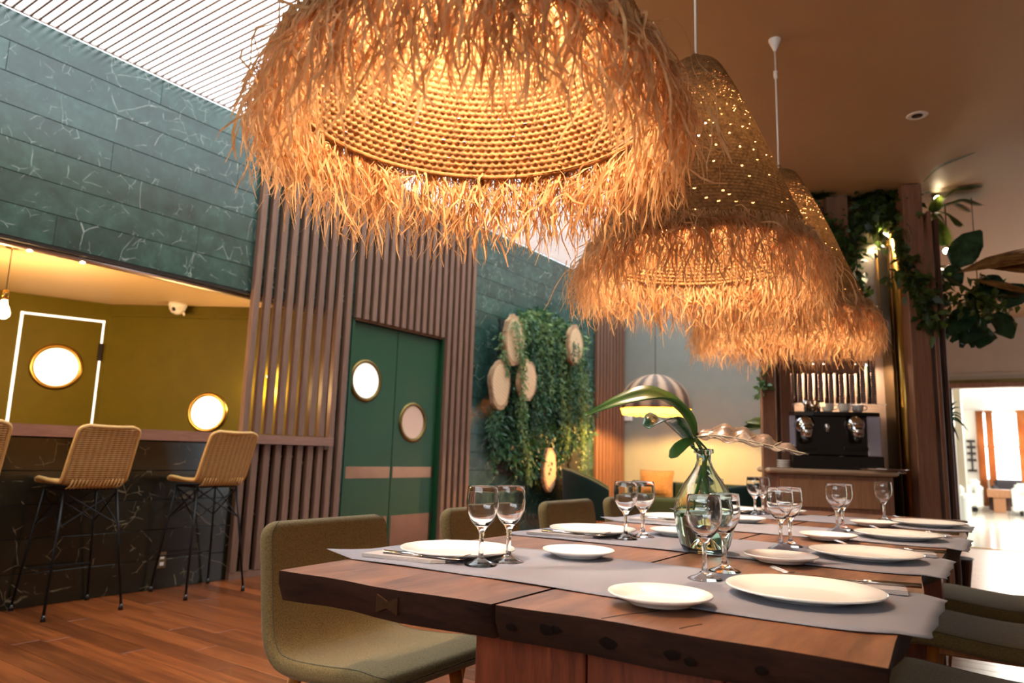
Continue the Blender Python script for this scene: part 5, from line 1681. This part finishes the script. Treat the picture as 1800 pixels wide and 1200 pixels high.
def spot(px, py, D, label, power, aim):
    p = at(px, py, D=D)
    r = thing('spotlight', label, 'light', p)
    a = Vector(aim).normalized(); T = a.to_track_quat('Z', 'Y').to_matrix().to_4x4()
    MB().lathe([(0, -.09), (.022, -.09), (.028, -.06), (.03, 0), (.026, 0), (.024, -.01), (0, -.01)], 20).map(T).build('housing', M['black_metal'], r, True)
    MB().lathe([(0, -.004), (.022, -.005), (.022, -.009), (0, -.009)], 20).map(T).build('lens', M['spot'], r)
    MB().tube([a * -.08, a * -.08 + Vector((0, 0, .05)), Vector((a.x * -.08, a.y * -.08, ZC - p.z))], .004, 5).build('rod', M['black_metal'], r)
    L = bpy.data.lights.new('spot_light', 'SPOT'); L.energy = power; L.color = (1, .78, .48); L.spot_size = 1.7; L.spot_blend = .6; L.shadow_soft_size = .02
    lo = bpy.data.objects.new('spot_light', L); COL.objects.link(lo); lo.parent = r
    lo.location = a * .04; lo.rotation_euler = (-a).to_track_quat('Z', 'Y').to_euler()
spot(1663, 441, 5.15, 'bright spotlight glowing beneath the fern fronds', 6, (-.1, -.9, -.35))
spot(1648, 349, 5.05, 'smaller spotlight among the fern fronds near the ceiling', 1.5, (.2, -.9, -.3))
spot(1548, 392, 5.12, 'hidden spotlight in the pothos washing the steel panel', 14, (.0, .25, -.95))
pq = K0 + KU * kp(1470, 640, .30)[0] + KV * .43
us = thing('lintel_fill_lamp', 'added slim fill lamp hidden behind the lintel, brightening the mirror panel', 'light', (pq.x, pq.y, zl + .03), KT)  # lamp bar added out of sight to light the mirror panel
MB().cbox(-.26, .26, -.016, .015, -.012, 0, .003).build('fill_bar', M['steel'], us)
for x_ in (-.2, .2): MB().box(x_ - .008, x_ + .008, -.068, -.012, -.032, -.004).build('arm', M['steel'], us)
MB().box(-.25, .25, -.01, .01, -.015, -.012).build('fill_strip', emit('fill_strip', (1, .85, .66), 12), us)
L = bpy.data.lights.new('fill_strip_light', 'AREA'); L.shape = 'RECTANGLE'; L.size = .5; L.size_y = .03; L.energy = 6; L.color = (1, .82, .62)
lo = bpy.data.objects.new('fill_strip_light', L); COL.objects.link(lo); lo.parent = us; lo.location = (0, 0, -.02)

# ================================================================== FAR ROOM
o = MB().box(-3.2, 5.2, 11.0, 23.4, -.12, -.001).build('floor_far', None); o['kind'] = 'structure'
k = NT('pale_tile'); v = k.coords('Position', random_shift=False)
bk = k.n('ShaderNodeTexBrick'); k.set(bk.inputs['Vector'], v); bk.offset = 0
bk.inputs['Scale'].default_value = 1.0; bk.inputs['Brick Width'].default_value = .6; bk.inputs['Row Height'].default_value = .6; bk.inputs['Mortar Size'].default_value = .004
bk.inputs['Color1'].default_value = lin('#d8d0c4'); bk.inputs['Color2'].default_value = lin('#d2cabd'); bk.inputs['Mortar'].default_value = lin('#a39b90')
k.p(Base_Color=bk.outputs[0], Roughness=.14)
o.data.materials.append(k.m)
ZF = 2.55
o = MB().box(-3.2, 5.2, 11.15, 23.4, ZF, ZF + .1).build('ceiling_far', M['white_wall']); o['kind'] = 'structure'
o = MB().box(-3.2, -3.05, 11.15, 23.4, 0, ZF).build('wall_far_left', M['white_wall']); o['kind'] = 'structure'
wx0, wx1 = at(1716, 780, Y=23).x, 1.6
b = MB(); b.box(-3.05, wx0, 23.0, 23.2, 0, ZF); b.box(wx1, 5.2, 23.0, 23.2, 0, ZF); b.box(wx0, wx1, 23.0, 23.2, 0, .72); b.box(wx0, wx1, 23.0, 23.2, ZF - .08, ZF)
o = b.build('wall_far_back', M['white_wall']); o['kind'] = 'structure'
b = MB(); b.box(5.0, 5.2, 11.15, 12.4, 0, ZF); b.box(5.0, 5.2, 21.6, 23.4, 0, ZF); b.box(5.0, 5.2, 12.4, 21.6, 0, .3); b.box(5.0, 5.2, 12.4, 21.6, ZF - .15, ZF)
o = b.build('wall_far_right', M['white_wall']); o['kind'] = 'structure'
w2 = structure('window_2')
for x in (wx0, (wx0 + wx1) / 2 - .03, wx1 - .06): MB().box(x, x + .06, 23.02, 23.1, .72, ZF - .08).build('mullion', M['white_wall'], w2)
MB().box(wx0, wx1, 23.02, 23.1, 1.55, 1.6).build('transom', M['white_wall'], w2)
w3 = structure('window_3')
for y_ in (12.4, 15.4, 18.4, 21.54): MB().box(5.02, 5.1, y_, y_ + .06, .3, ZF - .15).build('mullion', M['white_wall'], w3)
cur = leafy('orange_curtain_cloth', '#d89a62', '#e6b27c', .8, .7, 3)
def curtain(px0, px1, Y, label):
    a, c = at(px0, 780, Y=Y).x, at(px1, 780, Y=Y).x
    P = [[(a + (c - a) * i / 24, Y + .04 * math.sin(i * 1.3), z) for z in (.02, .8, 1.6, ZF - .03)] for i in range(25)]
    o = MB().grid(P).build('curtain', cur, None, True)
    so = o.modifiers.new('thick', 'SOLIDIFY'); so.thickness = .004
    tag(o, label, 'curtain', 'orange curtains in the far room')
curtain(1718, 1731, 22.9, 'orange curtain farthest left at the bright far window')
curtain(1735, 1748, 22.85, 'second orange curtain from the left at the far window')
curtain(1790, 1812, 22.8, 'orange curtain cut by the right edge of the picture')
p = at(1693, 880, Y=14.5)
x0, x1 = at(1683, 880, Y=14.5).x, at(1702, 880, Y=14.5).x
pi_ = tag(MB().cbox(x0, x1, 14.3, 14.6, 0, ZF - .001, .01).build('pillar', plain('pillar_paint', '#b9ad98', .6)), 'beige square pillar inside the bright far room', 'pillar')
# chandelier
p = at(1765, 705, Y=16)
chn = thing('chandelier', 'small tiered glass ceiling lamp in the bright far room', 'lamp', (p.x, 16, ZF))
MB().tube([(0, 0, 0), (0, 0, -.32)], .012, 8).build('rod', M['brass'], chn)
for z, r_ in ((-.12, .12), (-.2, .16), (-.3, .19)):
    MB().lathe([(r_ * .9, 0), (r_, -.02), (r_ * .95, -.05), (r_ * .85, -.03), (r_ * .9, 0)], 24, c=(0, 0, z)).build('glass_tier', M['glass'], chn, True)
MB().lathe([(0, .05), (.05, .03), (.06, 0), (.04, -.05), (0, -.06)], 16, c=(0, 0, -.25)).build('bulb', M['bulb'], chn, True)
point('far_lamp', (0, 0, -.55), 140, (1, .93, .82), .15, chn)
# far furniture
pa, pb2 = at(1735, 858, Y=20.5), at(1776, 858, Y=20.5)
tbx = (pa.x + pb2.x) / 2
ft = thing('side_table', 'small wooden T shaped side table in the far room', 'table', (tbx, 20.5, 0))
w_ = (pb2.x - pa.x) / 2
MB().cbox(-w_, w_, -.3, .3, .34, .52, .006).build('table_top', M['kiosk_wood'], ft)
MB().cbox(-.12, .12, -.25, .25, 0, .34, .006).build('pedestal', M['kiosk_wood'], ft)
MB().cbox(-w_ * .95, w_ * .95, .2, .28, .02, .34, .004).build('back_board', M['dark_post'], ft)
def far_sofa(name, px0, px1, Y, h, mat, label, cat):
    a, c = at(px0, 850, Y=Y).x, at(px1, 850, Y=Y).x
    r = thing(name, label, cat, ((a + c) / 2, Y, 0)); w = (c - a) / 2
    MB().cbox(-w, w, .25, .45, .08, h, .05).build('backrest', mat, r, bevel=.03)
    MB().cbox(-w, w, -.4, .25, .1, .42, .04).build('seat', mat, r, bevel=.03)
    for s in (-1, 1): MB().cbox(s * w - .07, s * w + .07, -.42, .45, .08, .58, .04).build('armrest', mat, r, bevel=.03)
    for sx in (-1, 1):
        for sy in (-.35, .38): MB().cbox(sx * (w - .08) - .025, sx * (w - .08) + .025, sy - .025, sy + .025, 0, .1, .004).build('foot', M['black_metal'], r)
sofa_g = fabric('dark_grey_fabric', '#4a4448', 100, .15, .2)
far_sofa('sofa', 1748, 1798, 21.7, .72, sofa_g, 'dark grey sofa below the bright far window', 'sofa')
wf = fabric('white_leather', '#e3e6e0', 60, .04, .05)
far_sofa('lounge_chair', 1784, 1812, 19.6, .68, wf, 'white lounge chair right of the wooden side table in the far room', 'chair')
far_sofa('lounge_chair', 1702, 1720, 20.4, .72, wf, 'white lounge chair behind the pillar in the far room', 'chair')
far_sofa('lounge_chair', 1680, 1692, 13.6, .72, wf, 'white and teal lounge chair edge just inside the doorway', 'chair')
sc_ = thing('wall_shelf', 'narrow dark wall rack with bottles in the far room', 'shelf', (at(1706, 780, Y=22.6).x, 22.97, .9))
for q, z in enumerate((0, .28, .45, .62, .78)): MB().cbox(-.1, .1, -.2, 0, z, z + .06, .004).build('shelf_board', M['gunmetal'], sc_)
MB().box(-.02, .02, -.02, 0, -.0, .84).build('upright', M['gunmetal'], sc_)

# keep every hanging leaf below the ceiling
bpy.context.view_layer.update()
for o in list(COL.objects):
    top = o
    while top.parent: top = top.parent
    if o.type == 'MESH' and top.name.split('.')[0] in ('fern_plant', 'pothos_vine', 'ivy_vine', 'monstera_plant', 'dried_palm_leaf'):
        if o.name.split('.')[0] == 'hanger': continue
        mw = o.matrix_world
        for v in o.data.vertices:
            z = (mw @ v.co).z
            if z > ZC - .006: v.co.z -= z - (ZC - .006)
